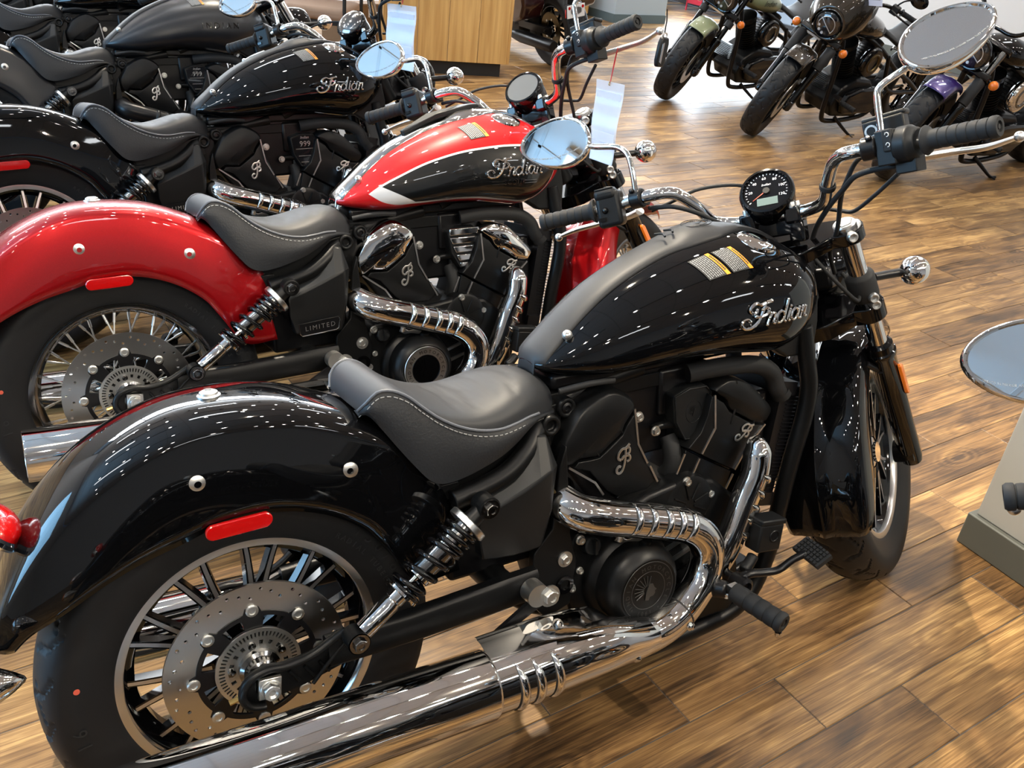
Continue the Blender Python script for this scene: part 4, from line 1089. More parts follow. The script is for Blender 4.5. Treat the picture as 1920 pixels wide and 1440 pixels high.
    for i, P in enumerate(([(.744, .630), (.755, .557), (.779, .512)], [(.787, .502), (.806, .466)], [(.596, .543), (.655, .499), (.674, .470)],
                           [(.946, .620), (.952, .548), (.921, .500)], [(.914, .489), (.896, .454)], [(1.092, .528), (1.048, .490), (1.015, .443)], [(1.010, .432), (.990, .398)], [(.874, .508), (.856, .470)])):
        part(en, 'machined_edge', 'me%d' % i, lambda: (lambda g: (flat_line(g, P, .0042, -.0965), g)[1])(G()), ('machined',))
    part(en, 'emblem', 'emr', lambda: g_emblem(.719, .534, .22, .050, -.0965), ('polished',)); part(en, 'emblem', 'emf', lambda: g_emblem(1.033, .524, -.50, .044, -.0965), ('polished',))
    ik = cfg.get('intake', 'black')
    FACE = [(.892, .644), (.940, .642), (.956, .626), (.948, .588), (.912, .524), (.886, .526), (.859, .572), (.852, .632)]
    def intake():
        g = G(); g.prism([Vector((x, -.045, z)) for x, z in FACE], (0, -.032, 0), taper=.94); g.box((.895, -.02, .60), .07, .06, .08); return g
    it = part(en, 'intake_cover', 'intake', intake, ('plastic_black',), mods=(('bevel', .005, 3),), angle=50)
    cxf, czf = .905, .590
    def scaled(s, y, pts=FACE): return [Vector((cxf + (x - cxf) * s, y, czf + (z - czf) * s)) for x, z in pts]
    part(it, 'cover_rim', 'inr', lambda: G().tube(scaled(.90, -.0775), .0022, 8, closed=True), ('plastic_black',))
    if ik == 'chrome':
        def gr():
            g = G(); rows = ((.640, .620), (.615, .596), (.591, .572), (.567, .549), (.545, .532))
            for a, b in rows:
                def xs(z):  # face width at height z
                    t = (z - .524) / (.644 - .524); return .893 - .036 * min(1, t * 1.3), .905 + .044 * min(1, t * 1.15)
                l0, r0 = xs(a); l1, r1 = xs(b); g.prism([(l0, -.0775, a), (r0, -.0775, a), (r1, -.0775, b), (l1, -.0775, b)], (0, -.005, 0), taper=.95)
            return g
        part(it, 'chrome_grille', 'ingr', gr, ('chrome',), mods=(('bevel', .0025, 2),))
    elif ik == '999':
        def nn():
            g = G(); vs, fs = text_geo('999', .026, space=1.05); g.add([Vector((.906 + p.x, -.0796, .598 + p.y)) for p in vs], fs, 0)
            vs, fs = text_geo('Indian', .013, shear=.35); g.add([Vector((.905 + p.x, -.0796, .624 + p.y)) for p in vs], fs, 0)
            for a in (.590, .566, .545): g.tube([(.872 + .35 * (.59 - a), -.079, a), (.935 - .3 * (.59 - a), -.079, a)], .0012, 6)
            return g
        part(it, 'intake_plate', 'in9p', lambda: G().ngon(scaled(.84, -.0782)), ('dark_glass',)); part(it, 'intake_lettering', 'in9', nn, ('polished',))
    else: part(it, 'embossed_crest', 'ince', lambda: (lambda g: (g.tube([(.908 + .020 * math.cos(a), -.0772, .588 + .024 * math.sin(a)) for a in [2 * PI * k / 32 for k in range(32)]], .0007, 6, closed=True), headdress(g, (.908, -.077, .588), (1, 0, 0), (0, 0, 1), (0, -1, 0), .018), g)[2])(G()), ('plastic_black',))
    part(en, 'intake_bracket', 'inb', lambda: G().tube([(.824, -.052, .558), (.845, -.052, .562), (.875, -.055, .560)], .009, 12, 3), ('engine_black',))
    part(en, 'breather_hose', 'brh', lambda: G().tube([(.872, -.040, .53), (.874, -.058, .50), (.872, -.060, .468), (.868, -.04, .44)], .019, 18, 5), ('rubber',))
    def hubc():
        g = G(); g.lathe([(0, .040), (.052, .040), (.060, .037), (.063, .030), (.066, 0)], (.884, -.068, .400), (0, -1, 0), 48)
        for k in range(8):
            a = 2 * PI * k / 8 + .3; g.tube([(.884 + .012 * math.cos(a), -.109, .400 + .012 * math.sin(a)), (.884 + .048 * math.cos(a), -.109, .400 + .048 * math.sin(a))], .0022, 6)
        return g
    part(en, 'cam_cover', 'hubc', hubc, ('engine_black',))
    ENB = [((.824, -.060, .558), .0085), ((.874, -.104, .452), .0085), ((.942, -.100, .408), .0085), ((.768, -.075, .604), .009), ((.606, -.118, .402), .008), ((.605, -.118, .337), .006), ((.590, -.112, .300), .0075)]
    for i, (c, r) in enumerate(ENB): part(en, 'engine_bolt', 'eb%d' % i, lambda: G().hexnut(c, (0, -1, 0), r, .009, washer=r * 1.25), ('zinc',))
    CL = Vector((.722, -.10, .290))
    def clutch():
        g = G(); g.lathe([(.100, -.02), (.100, .016), (.094, .024), (.086, .030), (.086, .060), (.083, .068), (.070, .083), (.066, .085), (.064, .0835), (.0, .0835)], CL, (0, -1, 0), 72); return g
    cl = part(en, 'clutch_cover', 'clutch', clutch, ('engine_black',))
    def medal():
        g = G(); c = CL + Vector((0, -.0838, 0))
        for R0 in (.060, .040): g.tube([c + Vector((R0 * math.cos(a), 0, R0 * math.sin(a))) for a in [2 * PI * k / 56 for k in range(56)]], .0009, 6, closed=True)
        ring_text(g, 'INDIAN MOTORCYCLE', .0125, c, (1, 0, 0), (0, 0, 1), (0, -1, 0), .0455, math.radians(212), lift=.0012, step=.265)
        ring_text(g, '* 1901 *', .0105, c, (1, 0, 0), (0, 0, 1), (0, -1, 0), .0455, math.radians(-60), lift=.0012, step=.2)
        return g
    chm = cfg.get('two_tone')
    part(cl, 'medallion_disc', 'medd' + ('c' if chm else ''), lambda: G().lathe([(.0, .0006), (.0405, .0006)] if chm else [(0, .0004), (.060, .0004)], CL + Vector((0, -.0838, 0)), (0, -1, 0), 48), ('gloss_black' if chm else 'engine_black',))
    if chm: part(cl, 'medallion_ring', 'medr', lambda: G().lathe([(.040, .0002), (.041, .0018), (.0615, .0018), (.063, 0)], CL + Vector((0, -.0838, 0)), (0, -1, 0), 56), ('polished',))
    part(cl, 'medallion_lettering', 'medal' + ('c' if chm else ''), (lambda: (lambda g: [setattr(g, 'v', [(a, b - .0016, c) for a, b, c in g.v]), g][1])(medal())) if chm else medal, ('satin_black' if chm else 'relief_black',))
    part(cl, 'headdress_emblem', 'hdr', lambda: (lambda g: (headdress(g, CL + Vector((-.002, -.0845, 0)), (1, 0, 0), (0, 0, 1), (0, -1, 0), .042), g)[1])(G()), ('gloss_black' if chm else 'relief_black',))
    part(cl, 'oil_cap', 'oil', lambda: G().lathe([(.018, -.01), (.018, .010), (.015, .013), (0, .013)], (.630, -.118, .385), (0, -1, .2), 24).box((.630, -.135, .388), .006, .012, .028), ('plastic_black',))
    part(en, 'oil_filler', 'oilf', lambda: G().lathe([(.012, -.02), (.012, .012), (0, .012)], (.735, -.15, .372), (.1, -.3, 1), 18), ('engine_black',))
    def lever_arm():
        g = G(); g.prism([(.672, -.145, .402), (.690, -.150, .392), (.715, -.158, .397), (.728, -.158, .390), (.722, -.15, .380), (.70, -.145, .384), (.685, -.14, .382), (.668, -.14, .392)], (0, -.005, .004)); g.lathe([(.007, 0), (.007, .012), (0, .012)], (.678, -.145, .394), (0, -.3, 1), 14); return g
    part(en, 'clutch_arm', 'clarm', lever_arm, ('zinc',), mods=(('bevel', .0015, 2),))
    for i in range(4): part(en, 'case_fin', 'fin%d' % i, lambda: G().box((.845 + .012 * i, -.108, .318 - .030 * i), .10, .008, .007, R=Matrix.Rotation(-.3, 3, 'Y')), ('machined' if i < 2 else 'engine_black',))
    # ---- exhaust
    hd = part(root, 'exhaust_pipe', 'hdr1', g_header, (exh, 'kick_black'), angle=60)
    part(hd, 'exhaust_port', 'hport', lambda: G().tube([(.53, -.06, .53), (.552, -.095, .512)], .026, 18), ('brass_brown',))
    part(root, 'exhaust_pipe', 'hdr2', g_header_front, (exh, 'kick_black'), angle=60)
    mf = part(root, 'silencer', 'muf', g_muffler, (exh,), angle=40)
    part(root, 'exhaust_shield', 'shd', g_shield, (exh, 'kick_black'), angle=60)
    part(mf, 'clamp_bolt', 'mb1', lambda: G().hexnut((.500, -.205, .300), (.1, -.7, .6), .0085, .010, washer=.012), ('dark_chrome',))
    part(mf, 'clamp_bolt', 'mb2', lambda: g_button((.652, -.243, .200), (.2, -1, .2), .008), (exh,)); part(mf, 'clamp_bolt', 'mb3', lambda: g_button((.800, -.222, .205), (.5, -1, .1), .008), (exh,))
    part(root, 'silencer', 'muf_l', lambda: G().lathe([(0, 0), (.058, 0), (.059, .005), (.059, .58), (.047, .58), (.045, .55), (0, .55)], (.345, .222, .2465), (-1, 0, .04), 40), (exh,))
    # ---- radiator and hoses
    def rad():
        g = G(); u = Vector((.20, 0, 1)).normalized(); R_ = Matrix.Rotation(.2, 3, 'Y')
        g.box((1.134, 0, .475), .046, .19, .235, R=R_); g.box((1.150, 0, .600), .042, .205, .03, R=R_); g.box((1.108, 0, .352), .04, .205, .03, R=R_)
        for k in range(22): g.box(Vector((1.106, 0, .372)) + u * (.0098 * k), .006, .186, .0018, 0, R_)
        for k in range(26): g.box(Vector((1.116 + .045 * k / 26 * 0, -.0965, .0)) + Vector((.0, 0, .372)) + u * (.0083 * k) + Vector((.012, 0, 0)), .032, .002, .0016, 0, R_)
        return g
    part(root, 'radiator', 'rad', rad, ('satin_black',))
    part(root, 'coolant_hose', 'hose', lambda: G().tube([(.90, -.06, .665), (.97, -.078, .672), (1.06, -.085, .664), (1.105, -.088, .640), (1.122, -.088, .608), (1.140, -.084, .588), (1.16, -.07, .58)], .019, 18, 5).lathe([(.022, -.008), (.022, .008), (.019, .009)], (1.142, -.084, .587), (.6, 0, -.7), 18), ('rubber',))
    part(root, 'frame_cover', 'fcov', lambda: G().prism([(1.085, -.105, .70), (1.115, -.112, .745), (1.160, -.118, .79), (1.198, -.112, .80), (1.212, -.105, .74), (1.205, -.108, .67), (1.13, -.105, .672)], (0, .03, 0)), ('plastic_black',), mods=(('bevel', .006, 3),))
    part(root, 'under_frame', 'undf', lambda: G().box((.84, 0, .695), .50, .09, .03).box((1.16, 0, .74), .10, .10, .10).box((.66, 0, .60), .10, .12, .09).box((.905, 0, .63), .13, .10, .10).box((.80, .01, .60), .15, .10, .20).box((.452, 0, .455), .20, .15, .18).box((1.085, 0, .45), .05, .16, .30), ('satin_black',), mods=(('bevel', .008, 2),))
    part(root, 'braided_cable', 'bcab', lambda: G().tube([(.585, -.075, .690), (.64, -.088, .698), (.70, -.085, .694)], .006, 10, 4), ('rubber',))
    # ---- controls by the rider's right foot
    fp = part(root, 'footpeg', 'peg', lambda: rib_grip((.900, -.232, .256), (.925, -.345, .236), .0195, 4, False, False), ('rubber',))
    part(fp, 'peg_bracket', 'pegb', lambda: hull_peg(), ('satin_black',), mods=(('bevel', .004, 2),))
    part(fp, 'peg_clevis', 'pegc', lambda: G().box((.903, -.228, .257), .022, .016, .022).hexnut((.888, -.226, .247), (-.6, -.5, -.1), .006, .005), ('polished',), mods=(('bevel', .003, 2),))
    part(fp, 'peg_feeler', 'pegf', lambda: G().lathe([(.003, 0), (.003, .010), (.007, .012), (.007, .018), (.003, .024), (0, .024)], (.922, -.334, .226), (0, -.1, -1), 14), ('chrome',))
    br = part(root, 'brake_pedal', 'ped', lambda: G().tube([(.945, -.200, .250), (.965, -.205, .262), (1.000, -.212, .258), (1.035, -.220, .258), (1.062, -.232, .280), (1.085, -.245, .295)], [.013, .011, .0095, .0095, .009, .010], 12, 4, flat=.8).lathe([(.017, -.02), (.019, -.018), (.019, .016), (.012, .020), (.010, .012), (0, .012)], (.945, -.205, .245), (0, -1, 0), 24), ('satin_black',))
    def pad():
        g = G(); R_ = Matrix.Rotation(-.15, 3, 'Z') @ Matrix.Rotation(-.50, 3, 'Y') @ Matrix.Rotation(.12, 3, 'X') @ Matrix.Rotation(PI / 2, 3, 'Z'); c = Vector((1.094, -.252, .296)); g.box(c, .074, .040, .010, 0, R_)
        for i in range(7):
            for j in range(5): g.box(c + R_ @ Vector((-.028 + .0093 * i, -.017 + .0085 * j, .007)), .006, .0055, .005, 0, R_)
        return g
    part(br, 'pedal_pad', 'padd', pad, ('rubber',))
    rs = part(root, 'brake_reservoir', 'res', lambda: G().box((1.030, -.178, .322), .066, .040, .062, R=Matrix.Rotation(.15, 3, 'Y')).tube([(.965, -.19, .262), (.985, -.186, .272), (1.0, -.182, .285)], .012, 14), ('plastic_black',), mods=(('bevel', .005, 3),))
    part(rs, 'reservoir_cap', 'resc', lambda: G().box((1.035, -.178, .357), .070, .044, .012, R=Matrix.Rotation(.15, 3, 'Y')), ('plastic_black',), mods=(('bevel', .003, 2),))
    part(rs, 'cap_emblem', 'rese', lambda: G().lathe([(.010, 0), (.011, .0012), (.0125, .0012), (.0135, 0)], (1.038, -.1985, .325), (0, -1, 0), 24).lathe([(.0, .001), (.006, .001)], (1.038, -.1985, .325), (0, -1, 0), 5), ('satin_black',))
    part(root, 'kickstand', 'kick', lambda: G().tube([(.80, .12, .13), (.86, .20, .085), (.80, .262, .055 + .003)], [.013, .011, .010], 12, 3).box((.80, .262, .0585), .05, .03, .008), ('satin_black',))
    part(root, 'footpeg', 'pegl', lambda: rib_grip((.900, .15, .256), (.925, .30, .236), .0155, 4, False, False), ('rubber',))
    part(root, 'belly_pan', 'bel', lambda: G().prism([(.93, -.085, .10), (1.07, -.085, .085), (1.13, -.085, .12), (1.10, -.085, .20), (.93, -.085, .16)], (0, .17, 0)), ('satin_black',), mods=(('bevel', .01, 3),))
    # ---- front end (turned with the bars)
    ff = part(root, 'fender', 'ffend', g_front_fender, (pp,), st=True, mods=(('solid', .003),), angle=50)
    for i, s in enumerate((-1, 1)):
        part(ff, 'fender_stay', 'fst%d' % i, lambda: G().tube([(1.375, s * .096, .580), (1.410, s * .118, .555)], .008, 10).hexnut((1.405, s * .114, .556), (0, s, 0), .008, .012), ('satin_black',), st=True)
        y = s * .125
        fk = part(root, 'fork_leg', 'fks%d' % i, lambda: g_fork_slider(y), ('gloss_black',), st=True)
        part(fk, 'fork_tube', 'fkt%d' % i, lambda: g_fork_tube(y), ('chrome',), st=True)
        part(fk, 'fork_boot', 'fkc%d' % i, lambda: g_fork_cover(y), ('rubber',), st=True)
        part(fk, 'fork_cap', 'fkp%d' % i, lambda: G().lathe([(.024, 0), (.024, .008), (.021, .011), (0, .011)], fork_pt(.662, y), STEER_AX, 28).lathe([(.0175, .011), (.0175, .0135), (.015, .0145), (0, .0145)], fork_pt(.662, y), STEER_AX, 6), ('polished',), st=True)
        part(fk, 'fork_reflector', 'fkr%d' % i, lambda: g_lens(fork_pt(.235, y + s * .029), STEER_AX, (1, 0, 0), (0, s, 0), .046, .0125, .007), ('orange_lens',), st=True)
        tg = part(root, 'turn_signal', 'fsg%d' % i, lambda: G().sphere((1.418, s * .214, .773), .0325, 28, 18, 0, (1, 1.02, 1)), ('chrome' if metal == 'chrome' else 'gloss_black',), st=True)
        part(tg, 'signal_lens', 'fsl%d' % i, lambda: G().sphere((1.427, s * .215, .773), .0300, 24, 12, 0, (1, .95, .95)), ('orange_lens',), st=True)
        part(tg, 'signal_stalk', 'fss%d' % i, lambda: G().tube([(1.345, s * .145, .777), (1.372, s * .165, .776), (1.405, s * .192, .774)], .0095, 12), ('satin_black',), st=True)
    tr = part(root, 'triple_clamp', 'tri1', lambda: g_triple(.632, .125, .030), ('gloss_black',), st=True, mods=(('bevel', .003, 2),), angle=50)
    part(root, 'triple_clamp', 'tri2', lambda: g_triple(.425, .125, .040), ('gloss_black',), st=True, mods=(('bevel', .003, 2),), angle=50)
    for i, (c, n) in enumerate((((1.222, -.140, .878), (-.82, -.50, -.25)), ((1.315, -.146, .722), (-.82, -.5, -.25)), ((1.306, -.146, .738), (-.82, -.5, -.25)))):
        part(tr, 'clamp_bolt', 'trb%d' % i, lambda: G().lathe([(.0, .008), (.0035, .008), (.004, .011), (.0085, .012), (.0115, .008), (.0115, -.005)], c, n, 18), ('zinc',), st=True)
    part(tr, 'stem_nut', 'stn', lambda: G().hexnut(fork_pt(.655, 0) + Vector((-.065, 0, -.03)), STEER_AX, .017, .012, washer=.022), ('dark_chrome',), st=True)
    hl = part(root, 'headlight', 'hl', lambda: G().lathe([(0, -.105), (.03, -.103), (.065, -.085), (.088, -.045), (.096, 0), (.098, .012), (.094, .02), (.09, .022)], (1.452, 0, .812), (1, 0, -.05), 40), ('gloss_black',), st=True)
    part(hl, 'headlight_lens', 'hll', lambda: G().lathe([(.091, .018), (.08, .030), (.05, .040), (0, .045)], (1.452, 0, .812), (1, 0, -.05), 32), ('dark_glass',), st=True)
    part(hl, 'headlight_bracket', 'hlb', lambda: G().box((1.375, 0, .79), .10, .12, .05).box((1.31, 0, .80), .06, .05, .12), ('satin_black',), st=True, mods=(('bevel', .008, 2),))
    ga = part(root, 'gauge', 'gauge', g_gauge, ('gloss_black',), st=True)
    gk = cfg.get('gauge', 'dial'); c, u, v, n = gauge_axes()
    part(ga, 'dial_face', 'dial' + gk, lambda: G().lathe([(0, .0015), (.047, .0015)], GC, GN, 40) if gk == 'dial' else (G().lathe([(0, .0045), (.047, .0040)], GC, GN, 40) if gk == 'flat' else G().lathe([(.052, .004), (.045, .012), (.03, .018), (0, .021)], GC, GN, 40)), ({'dial': 'dial_black', 'flat': 'grey_dial', 'dome': 'dark_chrome'}[gk],), st=True)
    if gk == 'dial':
        part(ga, 'dial_markings', 'dticks', g_dial_ticks, ('print_white',), st=True)
        part(ga, 'needle', 'needle', g_needle, ('needle',), st=True); part(ga, 'needle_hub', 'nhub', lambda: G().lathe([(.008, .002), (.007, .006), (0, .006)], GC, GN, 20), ('plastic_black',), st=True)
        part(ga, 'display', 'lcd', lambda: quad_on(c, u, v, n, -.020, .022, -.034, -.016, .0025), ('lcd',), st=True)
    part(ga, 'gauge_bracket', 'gbr', lambda: G().tube([GC - GN * .08, GC - GN * .10 + Vector((.02, 0, -.01))], .03, 18).box((1.19, 0, .925), .06, .09, .04), ('gloss_black',), st=True, mods=(('bevel', .004, 2),))
    hb = part(root, 'handlebar', 'bar', g_bar, ('chrome' if metal == 'chrome' else 'gloss_black',), st=True)
    for i, s in enumerate((-1, 1)):
        part(hb, 'bar_riser', 'ris%d' % i, lambda: G().box((1.170, s * .048, .945), .050, .034, .036).box((1.178, s * .048, .912), .036, .032, .05), ('gloss_black',), st=True, mods=(('bevel', .006, 3),))
        for k in (0, 1): part(hb, 'riser_bolt', 'rib%d%d' % (i, k), lambda: G().lathe([(0, .003), (.003, .003), (.0035, .007), (.0065, .007), (.0075, .003), (.0075, -.004)], (1.152 + .036 * k, s * .048, .964), (-.1, 0, 1), 16), ('zinc',), st=True)
        a = Vector((1.026, s * .333, 1.0312)); b = Vector((.989, s * .452, 1.0275))
        part(hb, 'grip', 'grip%d' % i, lambda: rib_grip(a, b, .0175, 6), ('rubber',), st=True)
        bd_ = (b - a).normalized(); up_ = Vector((0, 0, 1)); fw = up_.cross(bd_).normalized() * (1 if s > 0 else -1)
        Rb = Matrix((bd_, fw, up_)).transposed()
        o = a - bd_ * .034
        if s > 0:
            def sw():
                g = G(); g.box(o + Vector((0, 0, -.004)), .054, .060, .076, 0, Rb); g.box(o + Vector((-.012, 0, .028)), .048, .044, .024, 0, Rb); return g
        else:
            def sw():
                g = G(); g.lathe([(0, -.022), (.030, -.022), (.033, -.018), (.033, .004), (.029, .008), (.025, .018), (0, .018)], o + bd_ * .006, bd_, 32); g.box(o - bd_ * .028, .036, .050, .062, 0, Rb); g.box(o - Vector((-.01, 0, .035)), .04, .035, .03, 0, Rb); return g
        sw_ = part(hb, 'switch_housing', 'sw%d' % i, sw, ('plastic_black',), st=True, mods=(('bevel', .009, 3),))
        if s > 0:
            def btns():
                g = G(); f = Vector((-1, 0, .1)).normalized(); q = o - fw * (-.0) + Vector((-.031, 0, 0))
                g.sphere(q + bd_ * -.002 + Vector((0, 0, -.006)), .007, 14, 8); g.box(q + bd_ * .006 + Vector((.0, 0, -.024)), .014, .008, .008, 0, Rb); return g
            part(sw_, 'switch_button', 'bt1', btns, ('gloss_black',), st=True)
            part(sw_, 'switch_pad', 'bt2', lambda: G().box(o + Vector((-.014, 0, .0395)), .040, .036, .004, 0, Rb).box(o + bd_ * -.008 + Vector((-.020, 0, .042)), .012, .010, .003, 0, Rb), ('plastic_black',), st=True, mods=(('bevel', .0015, 2),))
        else:
            part(sw_, 'switch_button', 'bt3', lambda: G().box(o - bd_ * .028 + Vector((-.026, 0, .012)), .018, .012, .040, 0, Rb), ('rubber',), st=True, mods=(('bevel', .003, 2),))
            def gl():
                g = G(); q = o - bd_ * .028 + Vector((-.0335, 0, .022)); uu = -bd_ if False else bd_ * -1
                for dz in (0, -.018): g.tube([q + uu * (.0035 * math.cos(t)) + Vector((0, 0, dz + .0035 * math.sin(t))) for t in [2 * PI * k / 14 for k in range(12)]], .0008, 5)
                return g
            part(sw_, 'switch_symbol', 'bt4', gl, ('print_white',), st=True)
        part(hb, 'lever_clamp', 'lc%d' % i, lambda: G().lathe([(.013, -.014), (.021, -.013), (.021, .013), (.013, .014)], Vector((1.040, s * .236, 1.0385)), Vector((.02, s * 1, 0)), 24).box((1.058, s * .236, 1.036), .030, .026, .030).lathe([(0, .006), (.003, .006), (.006, .006), (.006, 0)], (1.026, s * .240, 1.055), (-.7, 0, .7), 14), ('satin_black',), st=True, mods=(('bevel', .003, 2),))
        part(hb, 'lever', 'lv%d' % i, lambda: (lambda g: (g.tube([(1.080, s * .255, 1.012), (1.098, s * .300, 1.006), (1.094, s * .36, 1.004), (1.078, s * .42, 1.000), (1.060, s * .455 if s > 0 else s * .470, .992 if s > 0 else 1.006)], [.012, .011, .0095, .0090, .0065], 12, 5, flat=.66), g.sphere((1.060, s * .457 if s > 0 else s * .472, .991 if s > 0 else 1.006), .0095, 16, 10), g)[2])(G()), ('polished' if metal == 'chrome' else 'satin_black',), st=True)
        mc, mn, mu, ms = MIRL if s > 0 else MIRR
        mi_ = part(root, 'mirror', 'mir%d' % i, lambda: g_mirror_shell(mc, mn, mu, ms), ('chrome' if metal == 'chrome' else 'gloss_black',), st=True)
        part(mi_, 'mirror_glass', 'mig%d' % i, lambda: g_mirror_glass(mc, mn, mu, ms), ('mirror',), st=True)
        part(mi_, 'mirror_lettering', 'mit%d' % i, lambda: g_mirror_text(mc, mn, mu, ms), ('print_grey',), st=True)
        if s > 0: SP = [(1.050, .243, 1.052), (1.050, .243, 1.105), (1.053, .250, 1.135), (1.060, .275, 1.155), (1.075, .33, 1.168), (1.085, .36, 1.178)]
        else: SP = [(1.050, -.258, 1.060), (1.050, -.258, 1.118), (1.052, -.263, 1.140), (1.062, -.290, 1.156), (1.080, -.335, 1.175), (1.086, -.350, 1.180)]
        part(mi_, 'mirror_stem', 'mis%d' % i, lambda: G().tube(SP, .0062, 14, 5).lathe([(.009, -.012), (.009, .006), (.0075, .007)], SP[0], (0, 0, 1), 6).lathe([(.0115, -.022), (.0095, .0)], (SP[0][0], SP[0][1], SP[0][2] - .004), (0, 0, 1), 16, 1), ('chrome' if metal == 'chrome' else 'gloss_black', 'satin_black'), st=True)
    part(hb, 'master_cylinder', 'mcyl', lambda: G().box((1.098, -.258, 1.062), .044, .074, .056, R=Matrix.Rotation(-.06, 3, 'X')).box((1.100, -.258, 1.092), .044, .078, .010, R=Matrix.Rotation(-.06, 3, 'X')), ('plastic_black',), st=True, mods=(('bevel', .004, 3),))
    part(hb, 'sight_glass', 'sgl', lambda: G().lathe([(.0, .001), (.0075, .001), (.008, .003), (.0115, .003), (.012, 0)], (1.079, -.235, 1.070), (-1, 0, 0), 24), ('polished',), st=True)
    for i, (P, r_, n_) in enumerate((([(1.065, .225, 1.015), (1.06, .20, 1.012), (1.062, .165, 1.006), (1.09, .130, .985), (1.13, .10, .955), (1.2, .05, .91), (1.24, .02, .86)], .0048, 5),
        ([(1.085, .23, 1.008), (1.10, .19, 1.018), (1.13, .13, 1.034), (1.17, .05, 1.022), (1.23, .0, .97), (1.27, -.02, .88)], .0036, 6),
        ([(1.06, -.30, .995), (1.065, -.25, 1.000), (1.075, -.20, .996), (1.105, -.165, .975), (1.15, -.12, .945), (1.21, -.07, .90), (1.25, -.04, .84)], .0055, 6),
        ([(1.09, -.24, 1.035), (1.10, -.20, 1.025), (1.11, -.172, .99), (1.14, -.15, .96), (1.20, -.12, .90), (1.27, -.08, .85), (1.32, -.07, .80)], .0048, 6),
        ([(1.09, -.27, .985), (1.12, -.22, .955), (1.17, -.165, .93), (1.20, -.13, .935), (1.22, -.08, .95)], .0042, 6),
        ([(1.30, -.09, .80), (1.30, -.118, .755), (1.27, -.12, .74), (1.22, -.09, .80), (1.20, -.05, .87)], .0042, 6))):
        part(root, 'control_cable', 'cab%d' % i, lambda: G().tube(P, r_, 10, n_), ('rubber',), st=True)
    part(hb, 'cable_tie', 'cat', lambda: G().lathe([(.013, -.006), (.0155, -.005), (.0165, 0), (.0155, .005), (.013, .006)], (1.121, -.133, .987), (.55, .38, -.72), 18), ('rubber',), st=True)
    return root
def hull_peg():
    g = G(); g.tube([(.86, -.12, .245), (.875, -.18, .250), (.893, -.222, .256)], [.022, .020, .017], 16, 3); g.box((.90, -.13, .235), .10, .06, .04); g.tube([(.95, -.10, .235), (.95, -.20, .245)], .012, 12); return g
